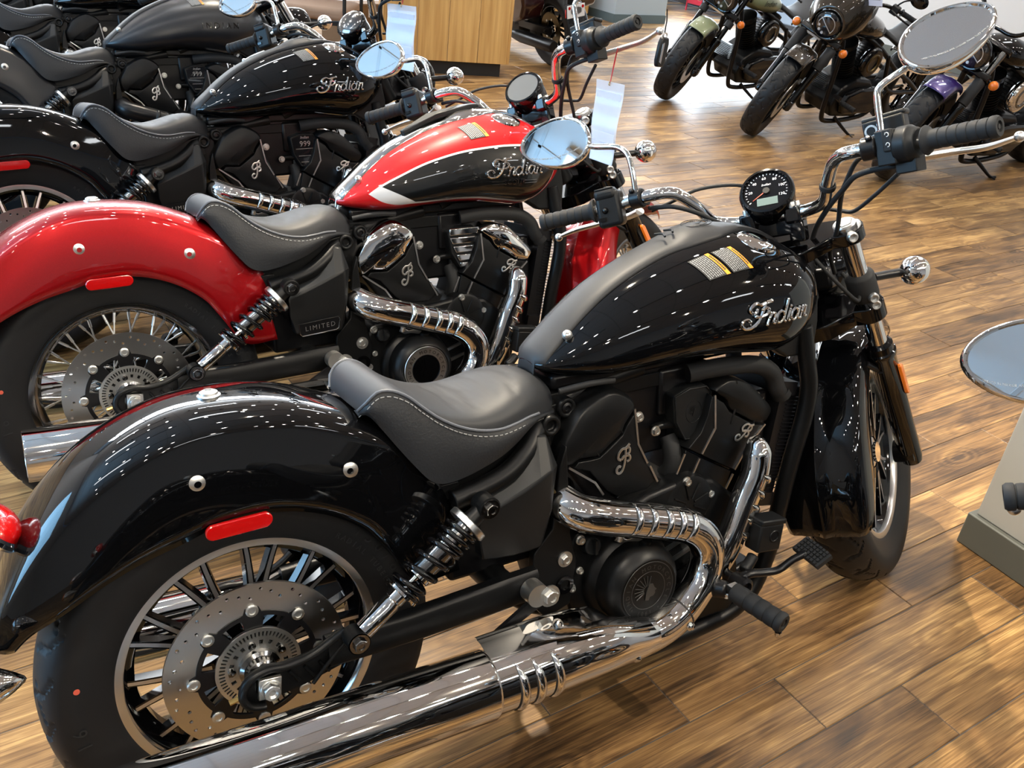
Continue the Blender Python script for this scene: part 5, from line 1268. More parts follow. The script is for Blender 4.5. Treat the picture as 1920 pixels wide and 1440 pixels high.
# ------------------------------------------------------------------ room
PSI = 0.0489
cP, sP = math.cos(PSI), math.sin(PSI)
def W(u, v, z=0.0): return Vector((u * cP - v * sP, u * sP + v * cP, z))
def room():
    x0, x1, y0, y1 = -4.6, 9.6, -6.2, 11.2
    fl = bl('floor', G().box(((x0 + x1) / 2, (y0 + y1) / 2, -.052), x1 - x0, y1 - y0, .10).mesh('floor'), None, ('grout',), kind='structure', label='wood-look plank floor')
    PW, PL = .1515, .755
    def proj(p):
        d = p - Vector((-0.25786, -1.07424, 1.49776)); zc = d.dot(Vector(cf))
        if zc < .2: return None
        return 960 + 1689.34 * d.dot(Vector(cr)) / zc, 720 - 1689.34 * d.dot(Vector(cu)) / zc, zc
    cand = []
    for j in range(-42, 80):
        v0 = -.2525 + PW * (j - 1) + 0.0  # strips
        off = 1.07 - (PL / 3) * j
        i0 = int((x0 - 2 - off) / PL)
        for i in range(i0, i0 + 24):
            u0 = off + PL * i; c = W(u0 + PL / 2, v0 + PW / 2)
            if not (x0 + .3 < c.x < x1 - .3 and y0 + .1 < c.y < y1 - .1): continue
            q = proj(c); sc = 0
            if q and -250 < q[0] < 2170 and -250 < q[1] < 1690: sc = 1 / q[2]
            cand.append((sc, u0, v0, c))
    cand.sort(key=lambda t: -t[0])
    bev = .0015; hx, hy, T = PL / 2 - .0012, PW / 2 - .0012, .006
    def plank(g, c, rot=True):
        P = []
        for z, e in ((-T, 0), (-bev, 0), (0, bev)):
            for sx, sy in ((-1, -1), (1, -1), (1, 1), (-1, 1)):
                u, v = sx * (hx - e), sy * (hy - e); P.append(Vector((u * cP - v * sP, u * sP + v * cP, z)) + c if rot else Vector((u, v, z)))
        g.add(P, [(8, 9, 10, 11)] + [(k * 4 + i, k * 4 + (i + 1) % 4, k * 4 + 4 + (i + 1) % 4, k * 4 + 4 + i) for k in (0, 1) for i in range(4)])
    g = G(); plank(g, Vector(), False); pm = g.mesh('plank')
    for p in pm.polygons: p.use_smooth = False
    for sc, u0, v0, c in cand[:300]:
        if sc <= 0: break
        o = bl('plank', pm, fl, ('plank_wood',)); o.location = c; o.rotation_euler = (0, 0, PSI)
    g = G(); rn = random.Random(5); rv = []
    for sc, u0, v0, c in cand[300:]: plank(g, c); rv += [rn.random()] * 9
    me = bpy.data.meshes.new('plank_field'); me.from_pydata(g.v, [], g.f); a = me.attributes.new('rnd', 'FLOAT', 'FACE'); a.data.foreach_set('value', rv)
    bl('plank_field', me, fl, ('plank_wood',), kind='stuff')
    # walls
    def wall(name, c, sx, sy, sz, m='wall_white', label=None): return bl(name, G().box(c, sx, sy, sz).mesh(name), None, (m,), kind='structure', label=label)
    H = CEIL
    wall('wall_right', (x1 + .05, 2.6, H / 2), .1, 17.4 - 8.5, H)      # behind the facing row
    for k, (a, b) in enumerate(((-6.2, -1.85), (7.05, 7.6), (11.0, 11.2))): wall('wall_right', (x1 + .05, (a + b) / 2, H / 2), .1, b - a, H)
    wall('wall_right', (x1 + .05, 9.3, 3.1), .1, 3.4, .8)
    wall('wall_far', ((x0 + x1) / 2, y1 + .05, 1.3), x1 - x0, .1, 2.6); wall('wall_far', ((x0 + x1) / 2, y1 + .05, 3.4), x1 - x0, .1, .2)
    # left wall with a band of windows
    wall('wall_left', (x0 - .05, (y0 + y1) / 2, .3), .1, y1 - y0, .6); wall('wall_left', (x0 - .05, (y0 + y1) / 2, 3.15), .1, y1 - y0, .7)
    wall('wall_left', (x0 - .05, 7.8, 1.7), .1, 6.8, 2.2); wall('wall_left', (x0 - .05, -3.1, 1.7), .1, 6.2, 2.2)
    wall('wall_near', ((x0 + x1) / 2, y0 - .05, H / 2), x1 - x0, .1, H, 'wall_shade')
    def window(name, ax_, pos, a, b, z0, z1, n):
        g = G(); t = .06
        def bx(u0, u1, za, zb, mi=0, th=.08):
            c = ((u0 + u1) / 2, (za + zb) / 2)
            if ax_ == 'x': g.box((pos, c[0], c[1]), th, u1 - u0, zb - za, mi)
            else: g.box((c[0], pos, c[1]), u1 - u0, th, zb - za, mi)
        bx(a, b, z0, z0 + t); bx(a, b, z1 - t, z1)
        for k in range(n + 1): u = a + (b - a) * k / n; bx(u - t / 2, u + t / 2, z0, z1)
        w = bl(name, g.mesh(name), None, ('window_frame',), kind='structure')
        g2 = G(); g = g2; bx(a, b, z0, z1, 0, .006); bl('glass', g2.mesh('glass'), w, ('glazing',))
    window('window_1', 'x', x0 - .05, .0, 4.4, .6, 2.8, 4)
    window('added_window_strip', 'y', y1 + .05, x0, x1, 2.6, 3.3, 9)  # unseen high window strip, added to go with the ceiling fill
    window('window_2', 'x', x1 + .05, 7.6, 11.0, .0, 2.7, 3)
    bl('baseboard_right', G().box((x1 - .01, 2.6, .06), .02, 8.9, .12).mesh('baseboard_right'), None, ('cove_grey',), kind='structure')
    # ceiling: tee grid with recessed tiles
    ce = bl('ceiling', G().box(((x0 + x1) / 2, (y0 + y1) / 2, H + .09), x1 - x0, y1 - y0, .1).mesh('ceiling'), None, ('ceiling_tile',), kind='structure')
    g = G(); k = 0
    M = Matrix.Rotation(PSI, 4, 'Z')
    for i in range(-8, 17): g.box((x0 + .61 * (i + 8) + .2, (y0 + y1) / 2, H + .005), .024, y1 - y0, .01)
    for j in range(0, 29): g.box(((x0 + x1) / 2, y0 + .61 * j + .2, H + .005), x1 - x0, .024, .01)
    bl('ceiling_grid', g.mesh('ceiling_grid'), ce, ('ceiling_grid',), kind='stuff')
    tg = G(); tg.box((0, 0, .012), .60, .60, .016); tm = tg.mesh('ceiling_tile'); n = 0
    far = G()
    cells = []
    for i in range(23):
        for j in range(28):
            c = Vector((x0 + .2 + .61 * (i + .5), y0 + .2 + .61 * (j + .5), H))
            if c.x < x1 - .2 and c.y < y1 - .2: cells.append(((c - Vector((.8, .2, H))).length, c))
    cells.sort(key=lambda t: t[0])
    for d, c in cells[:260]:
        o = bl('ceiling_tile', tm, ce, ('ceiling_tile',)); o.location = c
    for d, c in cells[260:]: far.box((c.x, c.y, H + .012), .60, .60, .016)
    bl('ceiling_tile_field', far.mesh('ceiling_tile_field'), ce, ('ceiling_tile',), kind='stuff')
    # lit troffers and downlights
    k = 0
    near_of = ['above the left window', 'nearest the shaded wall, left of two', 'nearest the shaded wall, right of two', 'at the left wall by the fourth motorcycle', 'above the third motorcycle', 'just beyond the display column', 'above the open aisle', 'above the facing row', 'above the pillar', 'above the waiting chair', 'in the far left corner', 'above the near right corner']
    for cx, cy in ((-2.4, 1.0), (.2, -3.6), (3.1, -3.6), (-2.4, 4.6), (.6, 3.9), (3.9, .9), (3.9, 4.6), (6.8, 2.8), (6.8, 6.4), (1.4, 7.6), (-2.4, 8.2), (6.2, -2.6)):
        t = bl('ceiling_panel_light', G().box((0, 0, 0), 1.18, .30, .03).mesh('panel_frame'), None, ('ceiling_grid',), label='long white ceiling panel light ' + near_of[k], cat='ceiling light', group='panel lights in the ceiling')
        k += 1
        t.location = (cx, cy, H - .016); bl('diffuser', G().box((0, 0, -.017), 1.12, .24, .006).mesh('diffuser'), t, ('panel_glow',))
    can = G().lathe([(.0, .10), (.042, .10), (.048, .06), (.050, 0), (.046, 0), (.042, .012)], (0, 0, 0), (0, 0, 1), 20).tube([(0, 0, .10), (0, 0, .14)], .009, 8).mesh('spot_can')
    lens = G().disc((0, 0, .011), (0, 0, 1), .040, 20).mesh('lamp_lens')
    track = G().box((0, 0, 0), 2.4, .035, .03).mesh('light_track')
    rown = ['nearest the shaded wall', 'second from the shaded wall', 'third from the shaded wall', 'fourth from the shaded wall', 'second from the far wall', 'nearest the far wall']; coln = ['by the left window wall', 'left of the middle', 'right of the middle', 'by the entrance wall']
    for iy, ty in enumerate((-2.6, -.6, 1.4, 3.4, 5.4, 7.4)):
        for ix, tx in enumerate((-1.6, 1.5, 4.6, 7.6)):
            tr_ = bl('light_track', track, None, ('kick_black',), label='black spotlight track ' + rown[iy] + ', ' + coln[ix], cat='light track', group='light tracks on the ceiling'); tr_.location = (tx, ty, H - .016)
            for q in range(4):
                o = bl('spot_lamp', can, tr_, ('kick_black',)); o.location = (-1.05 + .7 * q, 0, -.155); o.rotation_euler = (.35 * math.sin(q * 2.1 + ty), .3 * math.cos(q * 1.7 + tx), 0)
                bl('lamp_lens', lens, o, ('lamp_glow',))
room()

# grey painted column at the right with its dark cove base
pil = bl('display_column', G().box((2.21, -.335, .64), .53, .55, 1.08).mesh('column'), None, ('grey_panel',), label='square grey painted display column with a dark rubber base beside the front wheel', cat='column', mods=(('bevel', .004, 2),))
bl('cove_base', G().prism([(1.930, -.045, 0), (1.930, -.625, 0), (2.490, -.625, 0), (2.490, -.045, 0)], (0, 0, .10)).mesh('cove'), pil, ('cove_grey',), mods=(('bevel', .004, 2),))

# ------------------------------------------------------------------ the row of cruisers
L1 = .2177
NEAR = scout((0, 0), 0, L1, dict(label='glossy black cruiser motorcycle nearest the camera with cast wheels and chrome exhaust', paint='black_paint', wheel='cast', badge='script', intake='black', gauge='dial'))
RED = scout((-.0353, .9367), -.0033, .2335, dict(label='red and black cruiser motorcycle with wire wheels and chrome cylinder covers', paint='red_paint', two_tone=True, wheel='wire', badge='scout', intake='chrome', chrome_covers=True, limited=True, gauge='flat', labels=[(.25, .75)]))
THIRD = scout((-.1618, 1.8726), .0571, .2077, dict(label='glossy black cruiser motorcycle with a plain chrome badge just behind the red one', paint='black_paint', wheel='cast', badge='script', intake='999', limited=True, gauge='dome', labels=[(.25, .75)]))
FOURTH = scout((-.270, 2.982), .0558, .2184, dict(label='matte black cruiser motorcycle with black block-letter badge and black exhaust', paint='matte_black_paint', wheel='cast', badge='block', intake='999', exhaust='satin_black', lip='gloss_black', gauge='flat', labels=[(.25, .75)]))
FIFTH = scout((-.349, 4.079), .0143, .2196, dict(label='black cruiser motorcycle behind the matte black one at top left', paint='black_paint', wheel='cast', badge='script', intake='999', gauge='flat', labels=[(.25, .75)]))
SIXTH = scout((-.40, 5.15), .02, .2190, dict(label='farthest black cruiser motorcycle in the row, cut off by the top left corner', paint='black_paint', wheel='cast', badge='script', intake='999', gauge='flat', labels=[(.25, .75)]))
ZERO = scout((-.0126, -.9807), -.14, .2005, dict(label='black cruiser motorcycle on the right of which only a chrome mirror and left grip show', paint='black_paint', wheel='cast', badge='script', intake='black', gauge='dial'))
# ------------------------------------------------------------------ the facing row: air-cooled bobbers
CWB = 1.63; CAX = STEER_AX; CO = Vector((1.76, 0, 0))
def CR(P, r): return None
def g_short_fender(a0, a1, R, W_, c):
    g = G(); rows = []
    for i in range(25):
        a = math.radians(a0 + (a1 - a0) * i / 24); e = .014 * math.sin(PI * i / 24)
        def P(r, y): return Vector((c[0] + r * math.cos(a), y, c[2] + r * math.sin(a)))
        half = [P(R - .045 + .0, -W_), P(R - .025, -W_ * 1.01), P(R - .010, -W_ * .93), P(R - .001, -W_ * .7), P(R + .003, -W_ * .35), P(R + .004 + e * .3, 0)]
        rows.append(half + mir(half[:-1])[::-1])
    g.grid(rows); return g
CTANK = [(.70, .80, .76, .02, .78), (.72, .82, .745, .07, .78), (.80, .865, .735, .12, .79), (.90, .900, .735, .150, .81), (1.0, .925, .745, .160, .825), (1.08, .930, .76, .155, .83), (1.15, .915, .78, .13, .835), (1.20, .89, .80, .08, .84), (1.22, .86, .82, .03, .84)]
def g_ctank():
    g = G(); rows = []
    for i in range(41):
        x = .70 + .52 * i / 40; zt, zb, hw, zm = interp(CTANK, x); half = []
        for k in range(17):
            a = 2 * k / 16
            if a <= 1: q = a * PI / 2; half.append(Vector((x, -hw * math.sin(q) ** .9, zm + (zt - zm) * math.cos(q) ** .9)))
            else: q = (a - 1) * PI / 2; half.append(Vector((x, -hw * math.cos(q) ** .6, zm - (zm - zb) * math.sin(q))))
        rows.append(half + mir(half[1:-1])[::-1])
    g.grid(rows, cv=True, capu=True); return g
def bobber(loc, yaw, lean, steer, cfg, key):
    root = empty('motorcycle', (loc[0], loc[1], 0), (-lean, 0, yaw), cfg['label'], 'motorcycle', 'motorcycles facing the row across the aisle')
    RM = Matrix.Rotation(steer, 3, CAX); SC = lambda p: RM @ (Vector(p) - CO) + CO
    def cp(parent, name, k, fn, mats, st=False, mods=(), angle=38, label=None):
        kk = 'c_' + k + (key if st else '')
        if kk not in CACHE:
            r = fn(); CACHE[kk] = r.mesh(kk, SC if st else None, angle)
        return bl(name, CACHE[kk], parent, mats, mods=mods, label=label)
    FC = (CWB, 0, .335); RC = (0, 0, .325)
    fp_ = lambda t, y: Vector((CWB + CAX.x * t, y, .335 + CAX.z * t))
    wf = cp(root, 'wheel', 'rimf', lambda: g_rim(FC, .034, .225), ('gloss_black', 'satin_black'), True)
    cp(wf, 'tyre', 'tyf' + str(cfg.get('tread', 1)), lambda: g_tyre(FC, .070, .335, .225, 30, NS=420, style=cfg.get('tread', 1)), ('tyre',), True)
    cp(wf, 'hub', 'hubf', lambda: g_hub(FC, .032, .05), ('satin_black',), True)
    for k in range(14): cp(wf, 'spoke', 'cs%d' % k, lambda: g_cast_spoke(FC, 2 * PI * k / 14, .225, 1 if k % 2 else -1, 1), ('gloss_black', 'satin_black'), True)
    cp(wf, 'brake_disc', 'dsc', lambda: G().lathe([(.085, -.003), (.150, -.003), (.150, .003), (.085, .003), (.085, -.003)], (CWB, .075, .335), (0, 1, 0), 48), ('brushed_disc',), True)
    wr = cp(root, 'wheel', 'rimr', lambda: g_rim(RC, .05, .2165), ('gloss_black', 'satin_black'))
    cp(wr, 'tyre', 'tyr', lambda: g_tyre(RC, .085, .325, .2165, 26, NS=260), ('tyre',))
    for k in range(10): cp(wr, 'spoke', 'csr%d' % k, lambda: g_cast_spoke(RC, 2 * PI * k / 10, .2165, 1 if k % 2 else -1, 1), ('gloss_black', 'satin_black'))
    cp(root, 'fender', 'ffe', lambda: g_short_fender(62, 122, .362, .078, FC), (cfg['fender'],), True, (('solid', .003),), 50)
    cp(root, 'fender', 'rfe', lambda: g_short_fender(45, 165, .375, .100, RC), (cfg['paint'],), False, (('solid', .003),), 50)
    for i, s in enumerate((-1, 1)):
        y = s * .122
        fk = cp(root, 'fork_leg', 'fl%d' % i, lambda: G().lathe([(0, -.06), (.020, -.058), (.027, -.04), (.030, 0), (.030, .22), (.034, .23), (.034, .27), (.022, .28)], fp_(0, y), CAX, 24).box(fp_(0, y) + Vector((.0, s * .004, -.01)), .06, .05, .07), ('gloss_black',), True, (('bevel', .006, 2),))
        cp(fk, 'fork_tube', 'ft%d' % i, lambda: G().tube([fp_(.26, y), fp_(.66, y)], .0215, 20), (cfg.get('tube', 'dark_chrome'),), True)
        cp(fk, 'fork_cover', 'fv%d' % i, lambda: G().lathe([(.022, .27), (.036, .275), (.037, .43), (.030, .44), (.022, .445)] if cfg.get('covers', 1) else [(.022, .38), (.034, .384), (.034, .43), (.022, .435)], fp_(0, y), CAX, 24), ('rubber',), True)
        tg = cp(root, 'turn_signal', 'sg%d' % i, lambda: G().sphere((1.388, s * .20, .730), .030, 22, 14), ('gloss_black',), True)
        cp(tg, 'signal_lens', 'sl%d' % i, lambda: G().sphere((1.400, s * .20, .730), .0295, 22, 12), ('orange_lens',), True)
        cp(tg, 'signal_stalk', 'ss%d' % i, lambda: G().tube([(1.385, s * .12, .74), (1.385, s * .19, .732)], .009, 10), ('satin_black',), True)
        cp(root, 'grip', 'gr%d' % i, lambda: rib_grip((1.10, s * .33, 1.07), (1.03, s * .45, 1.055), .0175, 5), ('rubber',), True)
        cp(root, 'lever', 'lv%d' % i, lambda: G().tube([(1.15, s * .27, 1.06), (1.155, s * .34, 1.05), (1.12, s * .46, 1.035)], .007, 10, 4).sphere((1.12, s * .46, 1.035), .010, 12, 8), ('polished' if cfg.get('silver_lever') else 'satin_black',), True)
        mi_ = cp(root, 'mirror', 'mi%d' % i, lambda: G().sphere((1.10, s * .38, 1.19), .06, 24, 12, 0, (.30, 1.1, .8)).tube([(1.13, s * .27, 1.07), (1.12, s * .30, 1.14), (1.11, s * .35, 1.18)], .006, 10, 3), ('gloss_black',), True)
    cp(root, 'triple_clamp', 'tc1', lambda: G().box(fp_(.645, 0) + Vector((-.02, 0, 0)), .09, .32, .035, R=Matrix.Rotation(-RAKE, 3, 'Y')), ('gloss_black',), True, (('bevel', .01, 3),))
    cp(root, 'triple_clamp', 'tc2', lambda: G().box(fp_(.46, 0) + Vector((-.02, 0, 0)), .09, .32, .045, R=Matrix.Rotation(-RAKE, 3, 'Y')), ('gloss_black',), True, (('bevel', .01, 3),))
    cp(root, 'handlebar', 'hb', lambda: G().tube([(1.03, -.45, 1.055), (1.11, -.31, 1.07), (1.17, -.20, 1.06), (1.22, -.10, .98), (1.22, 0, .97), (1.22, .10, .98), (1.17, .20, 1.06), (1.11, .31, 1.07), (1.03, .45, 1.055)], .0128, 14, 5), ('gloss_black',), True)
    for i, s in enumerate((-1, 1)): cp(root, 'switch_housing', 'sw%d' % i, lambda: G().box((1.125, s * .285, 1.068), .055, .06, .06), ('plastic_black',), True, (('bevel', .008, 2),))
    cowl = cfg.get('cowl')
    hl = cp(root, 'headlight', 'hl' + ('c' if cowl else 'n'), lambda: G().lathe([(0, -.10), (.05, -.095), (.085, -.05), (.098, 0), (.100, .02), (.094, .03), (.088, .028)], (1.43, 0, .845), (1, 0, -.1), 36), ('gloss_black',), True)
    cp(hl, 'headlight_lens', 'hll', lambda: G().lathe([(.088, .026), (.07, .036), (.04, .042), (0, .044)], (1.43, 0, .845), (1, 0, -.1), 32), ('dark_glass',), True)
    def drl():
        g = G(); c = Vector((1.472, 0, .842)); 
        g.tube([c + Vector((.0, .058 * math.cos(a), .058 * math.sin(a))) for a in [math.radians(-30 + 240 * k / 24) for k in range(25)]], .0028, 6); g.tube([c + Vector((0, .055, -.03)), c + Vector((.006, 0, 0)), c + Vector((0, -.055, .03))], .003, 6)
        for yy, zz in ((-.03, -.045), (0, -.055), (-.045, -.02)): g.lathe([(.011, 0), (.009, .004), (0, .004)], c + Vector((-.006, yy, zz)), (1, 0, 0), 14)
        return g
    cp(hl, 'light_element', 'drl', drl, ('machined',), True)
    if cowl:
        def cw():
            g = G(); C = Vector((1.33, 0, .93)); ax_ = Vector((1, 0, -.12)).normalized(); prof = [(.30, -.10), (.265, -.03), (.215, .05), (.165, .105), (.125, .135), (.112, .145)]
            rows = []
            for r, h in prof:
                k = (r - .112) / .19
                rows.append([C + ax_ * h + Vector((0, math.cos(t) * r * (1 - .30 * k), (math.sin(t) * r * (1.0 if math.sin(t) > 0 else .78)) - .07 * (1 - k))) for t in [2 * PI * j / 48 for j in range(48)]])
            g.grid(rows, cv=True); return g
        cp(root, 'headlight_cowl', 'cowl', cw, (cfg['paint'],), True, (('solid', .005),), 60)
        cp(root, 'windscreen', 'wsc', lambda: G().grid([[(1.30 - .06 * i, .22 * math.sin(t), 1.12 + .10 * i - .20 * (1 - math.cos(t))) for t in [-.9 + 1.8 * j / 14 for j in range(15)]] for i in range(3)]), ('dark_glass',), True, (('solid', .003),), 60)
    tk = cp(root, 'fuel_tank', 'tk', g_ctank, (cfg['paint'],), False, (), 60)
    def tlet():
        g = G(); vs, fs = text_geo('Indian', .065, shear=.3)
        pt = lambda p: Vector((.99 - p.x, interp(CTANK, .99 - p.x)[2] * .995 + .002, .815 + p.y)); g.add([pt(p) for p in vs], fs); return g
    cp(tk, 'tank_lettering', 'tlet', tlet, (cfg.get('letter', 'print_black'),))
    cp(root, 'seat', 'st', lambda: G().grid([[(x, w * math.sin(t), z + .05 * math.cos(t)) for t in [-PI / 2 + PI * j / 12 for j in range(13)]] for x, w, z in ((.70, .06, .76), (.66, .10, .745), (.55, .14, .70), (.42, .15, .68), (.30, .15, .70), (.22, .14, .76), (.19, .10, .79))]), ('seat_smooth',), False, (('solid', .04),), 60)
    def fr():
        g = G()
        for s in (-1, 1):
            g.tube([(1.25, s * .04, .84), (1.20, s * .09, .70), (1.16, s * .11, .45), (1.12, s * .12, .20), (1.02, s * .12, .13), (.70, s * .13, .14), (.55, s * .14, .20), (.45, s * .14, .36)], .018, 14, 5)
            g.tube([(1.22, s * .04, .86), (.95, s * .06, .76), (.70, s * .10, .66), (.45, s * .13, .52), (.20, s * .14, .42), (0, s * .14, .325)], .018, 14, 5)
            g.tube([(.62, s * .13, .62), (.45, s * .14, .36), (0, s * .14, .325)], .016, 12, 4)
        g.lathe([(.035, -.09), (.035, .09), (0, .09)], (1.27, 0, .82), CAX, 20); return g
    cp(root, 'frame', 'fr', fr, ('satin_black',))
    en = cp(root, 'engine', 'en', lambda: G().prism([(x, -.14, z) for x, z in ((.62, .20), (.60, .36), (.70, .44), (.90, .46), (1.04, .38), (1.08, .26), (1.02, .17), (.72, .15))], (0, .28, 0)), ('engine_black',), False, (('bevel', .02, 3),))
    def cyl(x0, z0, x1, z1, fins=11):
        g = G(); a = Vector((x0, 0, z0)); b = Vector((x1, 0, z1)); L = (b - a).length; prof = [(.060, 0)]
        for k in range(fins): h = L * .08 + L * .72 * k / fins; prof += [(.062, h), (.082, h + .002), (.082, h + .005), (.062, h + .007)]
        prof += [(.07, L * .83), (.085, L * .86), (.085, L * .97), (.06, L), (0, L)]
        g.lathe(prof, a, b - a, 28); return g
    cp(en, 'cylinder', 'cy0', lambda: cyl(.80, .42, .70, .72), ('engine_black',)); cp(en, 'cylinder', 'cy1', lambda: cyl(.90, .42, 1.04, .70), (cfg.get('cyl', 'engine_black'),))
    ac = cp(en, 'air_cleaner', 'ac', lambda: G().lathe([(.07, 0), (.095, .01), (.110, .03), (.110, .05), (.100, .065), (.07, .072), (.05, .066), (0, .066)], (.88, .12, .60), (0, 1, 0), 40), (cfg.get('air', 'gloss_black'),))
    cp(ac, 'air_cleaner_ring', 'acr', lambda: G().lathe([(.050, .067), (.056, .076), (.064, .077), (.070, .072)], (.88, .12, .60), (0, 1, 0), 36), (cfg.get('airring', 'dark_chrome'),))
    cp(en, 'primary_cover', 'pc', lambda: G().prism([(x, .135, z) for x, z in ((.52, .25), (.50, .34), (.58, .40), (.85, .40), (.98, .36), (1.02, .28), (.96, .20), (.62, .19))], (0, .05, 0), taper=.93), ('gloss_black',), False, (('bevel', .015, 3),))
    cp(root, 'oil_cooler', 'oc', lambda: (lambda g: ([g.box((1.165, 0, .36 + .012 * k), .045, .15, .005) for k in range(10)], g)[1])(G()), ('satin_black',))
    for i, s in enumerate((-1, 1)):
        cp(root, 'footpeg', 'fp%d' % i, lambda: rib_grip((1.02, s * .17, .30), (1.0, s * .29, .29), .019, 4, False, False), ('rubber',))
        cp(root, 'foot_control', 'fc%d' % i, lambda: G().tube([(1.0, s * .14, .30), (1.08, s * .19, .32), (1.16, s * .20, .36)], .009, 10, 3).box((1.17, s * .215, .37), .03, .06, .02), ('satin_black',))
    cp(root, 'exhaust_pipe', 'ex', lambda: G().tube([(1.08, -.12, .62), (1.14, -.16, .50), (1.08, -.18, .32), (.90, -.20, .24), (.5, -.21, .24), (-.1, -.22, .27)], [.022, .024, .026, .045, .05, .05], 20, 6), ('satin_black',))
    cp(root, 'kickstand', 'ks', lambda: G().tube([(.95, .13, .16), (.88, .19, .10), (.805, .225, .052), (.76, .24, .050)], [.014, .012, .010, .010], 12, 4).tube([(.80, .225, .052), (.84, .28, .062)], .006, 8), ('satin_black',))
    cp(root, 'brake_caliper', 'bc', lambda: G().box((CWB - .10, .085, .42), .06, .05, .12, R=Matrix.Rotation(.5, 3, 'Y')), ('satin_black',), True, (('bevel', .012, 3),))
    return root, SC
B7, S7 = bobber((6.386, 5.067), 3.276, .205, .457, dict(label='olive green bobber motorcycle with black fork, farthest of the facing row', paint='olive_paint', fender='olive_paint', tube='gloss_black', covers=0, tread=1), '7')
B8, S8 = bobber((6.349, 3.946), 3.252, .220, .453, dict(label='bronze-black motorcycle with round headlight cowl, middle of the facing row', paint='bronze_paint', fender='bronze_paint', cowl=True, tread=1, airring='brass_brown', letter='dark_chrome'), '8')
B9, S9 = bobber((6.52, 2.80), 3.216, .185, .30, dict(label='black motorcycle with a purple front fender behind the right grip', paint='gloss_black', fender='purple_paint', air='chrome', cyl='satin_black', silver_lever=True, tread=0, letter='dark_chrome'), '9')

# ------------------------------------------------------------------ touring motorcycle seen from behind
TM = empty('touring_motorcycle', (4.53, 6.17, 0), (-.17, 0, math.radians(94)), 'dark red touring motorcycle seen from behind beside the oak counter', 'motorcycle')
TC = (0, 0, .335)
tw = bl('wheel', g_rim(TC, .06, .20).mesh('t_rim'), TM, ('gloss_black', 'gloss_black'))
bl('tyre', g_tyre(TC, .112, .335, .20, 24, NS=420, style=1).mesh('t_tyre', angle=50), tw, ('tyre',))
for k in range(10): bl('spoke', g_cast_spoke(TC, 2 * PI * k / 10, .20, 1 if k % 2 else -1, 1).mesh('t_spoke'), tw, ('gloss_black', 'satin_black'))
bl('brake_disc', G().lathe([(.075, -.003), (.145, -.003), (.145, .003), (.075, .003), (.075, -.003)], (0, .085, .335), (0, 1, 0), 48).mesh('t_disc'), tw, ('brass_brown',))
for k in range(7): bl('disc_button', G().lathe([(.010, 0), (.010, .005), (0, .006)], (.085 * math.cos(k * .9), .088, .335 + .085 * math.sin(k * .9)), (0, 1, 0), 12).mesh('t_btn'), tw, ('zinc',))
bl('swing_arm', G().box((.22, .13, .33), .55, .04, .06).box((.22, -.13, .33), .55, .04, .06).hexnut((0, .15, .335), (0, 1, 0), .018, .015, washer=.024).mesh('t_arm'), TM, ('satin_black',), mods=(('bevel', .008, 2),))
bl('fender', g_short_fender(20, 88, .385, .125, TC).mesh('t_fender', angle=50), TM, ('dark_red_paint',), mods=(('solid', .004),))
pb = bl('saddlebag', G().prism([(-.05, .19, .74), (-.08, .19, .58), (-.02, .19, .46), (.10, .19, .42), (.50, .19, .42), (.58, .19, .54), (.56, .19, .76)], (0, .22, 0), taper=.94).mesh('t_bag'), TM, ('dark_red_paint',), mods=(('bevel', .03, 4),))
bl('bag_lid', G().prism([(-.05, .18, .745), (.57, .18, .765), (.55, .18, .82), (-.02, .18, .80)], (0, .24, 0), taper=.95).mesh('t_lid'), pb, ('gloss_black',), mods=(('bevel', .02, 3),))
bl('saddlebag', G().prism([(-.05, -.19, .74), (-.08, -.19, .58), (-.02, -.19, .46), (.50, -.19, .44), (.58, -.19, .54), (.56, -.19, .76)], (0, -.22, 0), taper=.94).mesh('t_bag2'), TM, ('dark_red_paint',), mods=(('bevel', .03, 4),))
bl('body', G().prism([(-.10, -.13, .70), (-.12, -.13, .82), (.3, -.13, .86), (.9, -.16, .95), (1.2, -.14, .95), (1.25, -.1, .75), (.9, -.1, .70)], (0, .26, 0)).mesh('t_body'), TM, ('dark_red_paint',), mods=(('bevel', .04, 4),))
bl('engine', G().prism([(.40, -.15, .18), (.38, -.15, .60), (1.05, -.15, .66), (1.15, -.15, .35), (1.05, -.15, .16)], (0, .30, 0)).mesh('t_eng'), TM, ('engine_black',), mods=(('bevel', .03, 3),))
tw2 = bl('wheel', g_rim((1.67, 0, .335), .04, .22).mesh('t_rim2'), TM, ('gloss_black', 'gloss_black')); bl('tyre', g_tyre((1.67, 0, .335), .065, .335, .22, 24, NS=160).mesh('t_tyre2'), tw2, ('tyre',))
bl('fairing', G().sphere((1.30, 0, 1.05), .28, 28, 18, 0, (.8, 1.35, .9)).mesh('t_fair'), TM, ('dark_red_paint',))
bl('silencer', G().lathe([(0, 0), (.045, 0), (.052, .03), (.055, .5), (.04, .62), (0, .62)], (-.36, -.27, .30), (1, 0, 0), 32).mesh('t_muf'), TM, ('satin_black',))
bl('silencer', G().lathe([(0, 0), (.045, 0), (.052, .03), (.055, .5), (.04, .62), (0, .62)], (-.30, .27, .27), (1, 0, 0), 32).mesh('t_muf'), TM, ('satin_black',))
lp = bl('licence_plate', G().box((-.395, .10, .555), .006, .185, .105).mesh('t_plate'), TM, ('print_white',), mods=(('bevel', .002, 1),))
bl('plate_emblem', G().prism([(-.3995, .10 + y, .560 + z) for y, z in ((-.055, .012), (-.03, .026), (.03, .026), (.055, .012), (.055, -.018), (.025, -.030), (-.025, -.030), (-.055, -.018))], (-.001, 0, 0)).mesh('t_plem'), lp, ('machined',))
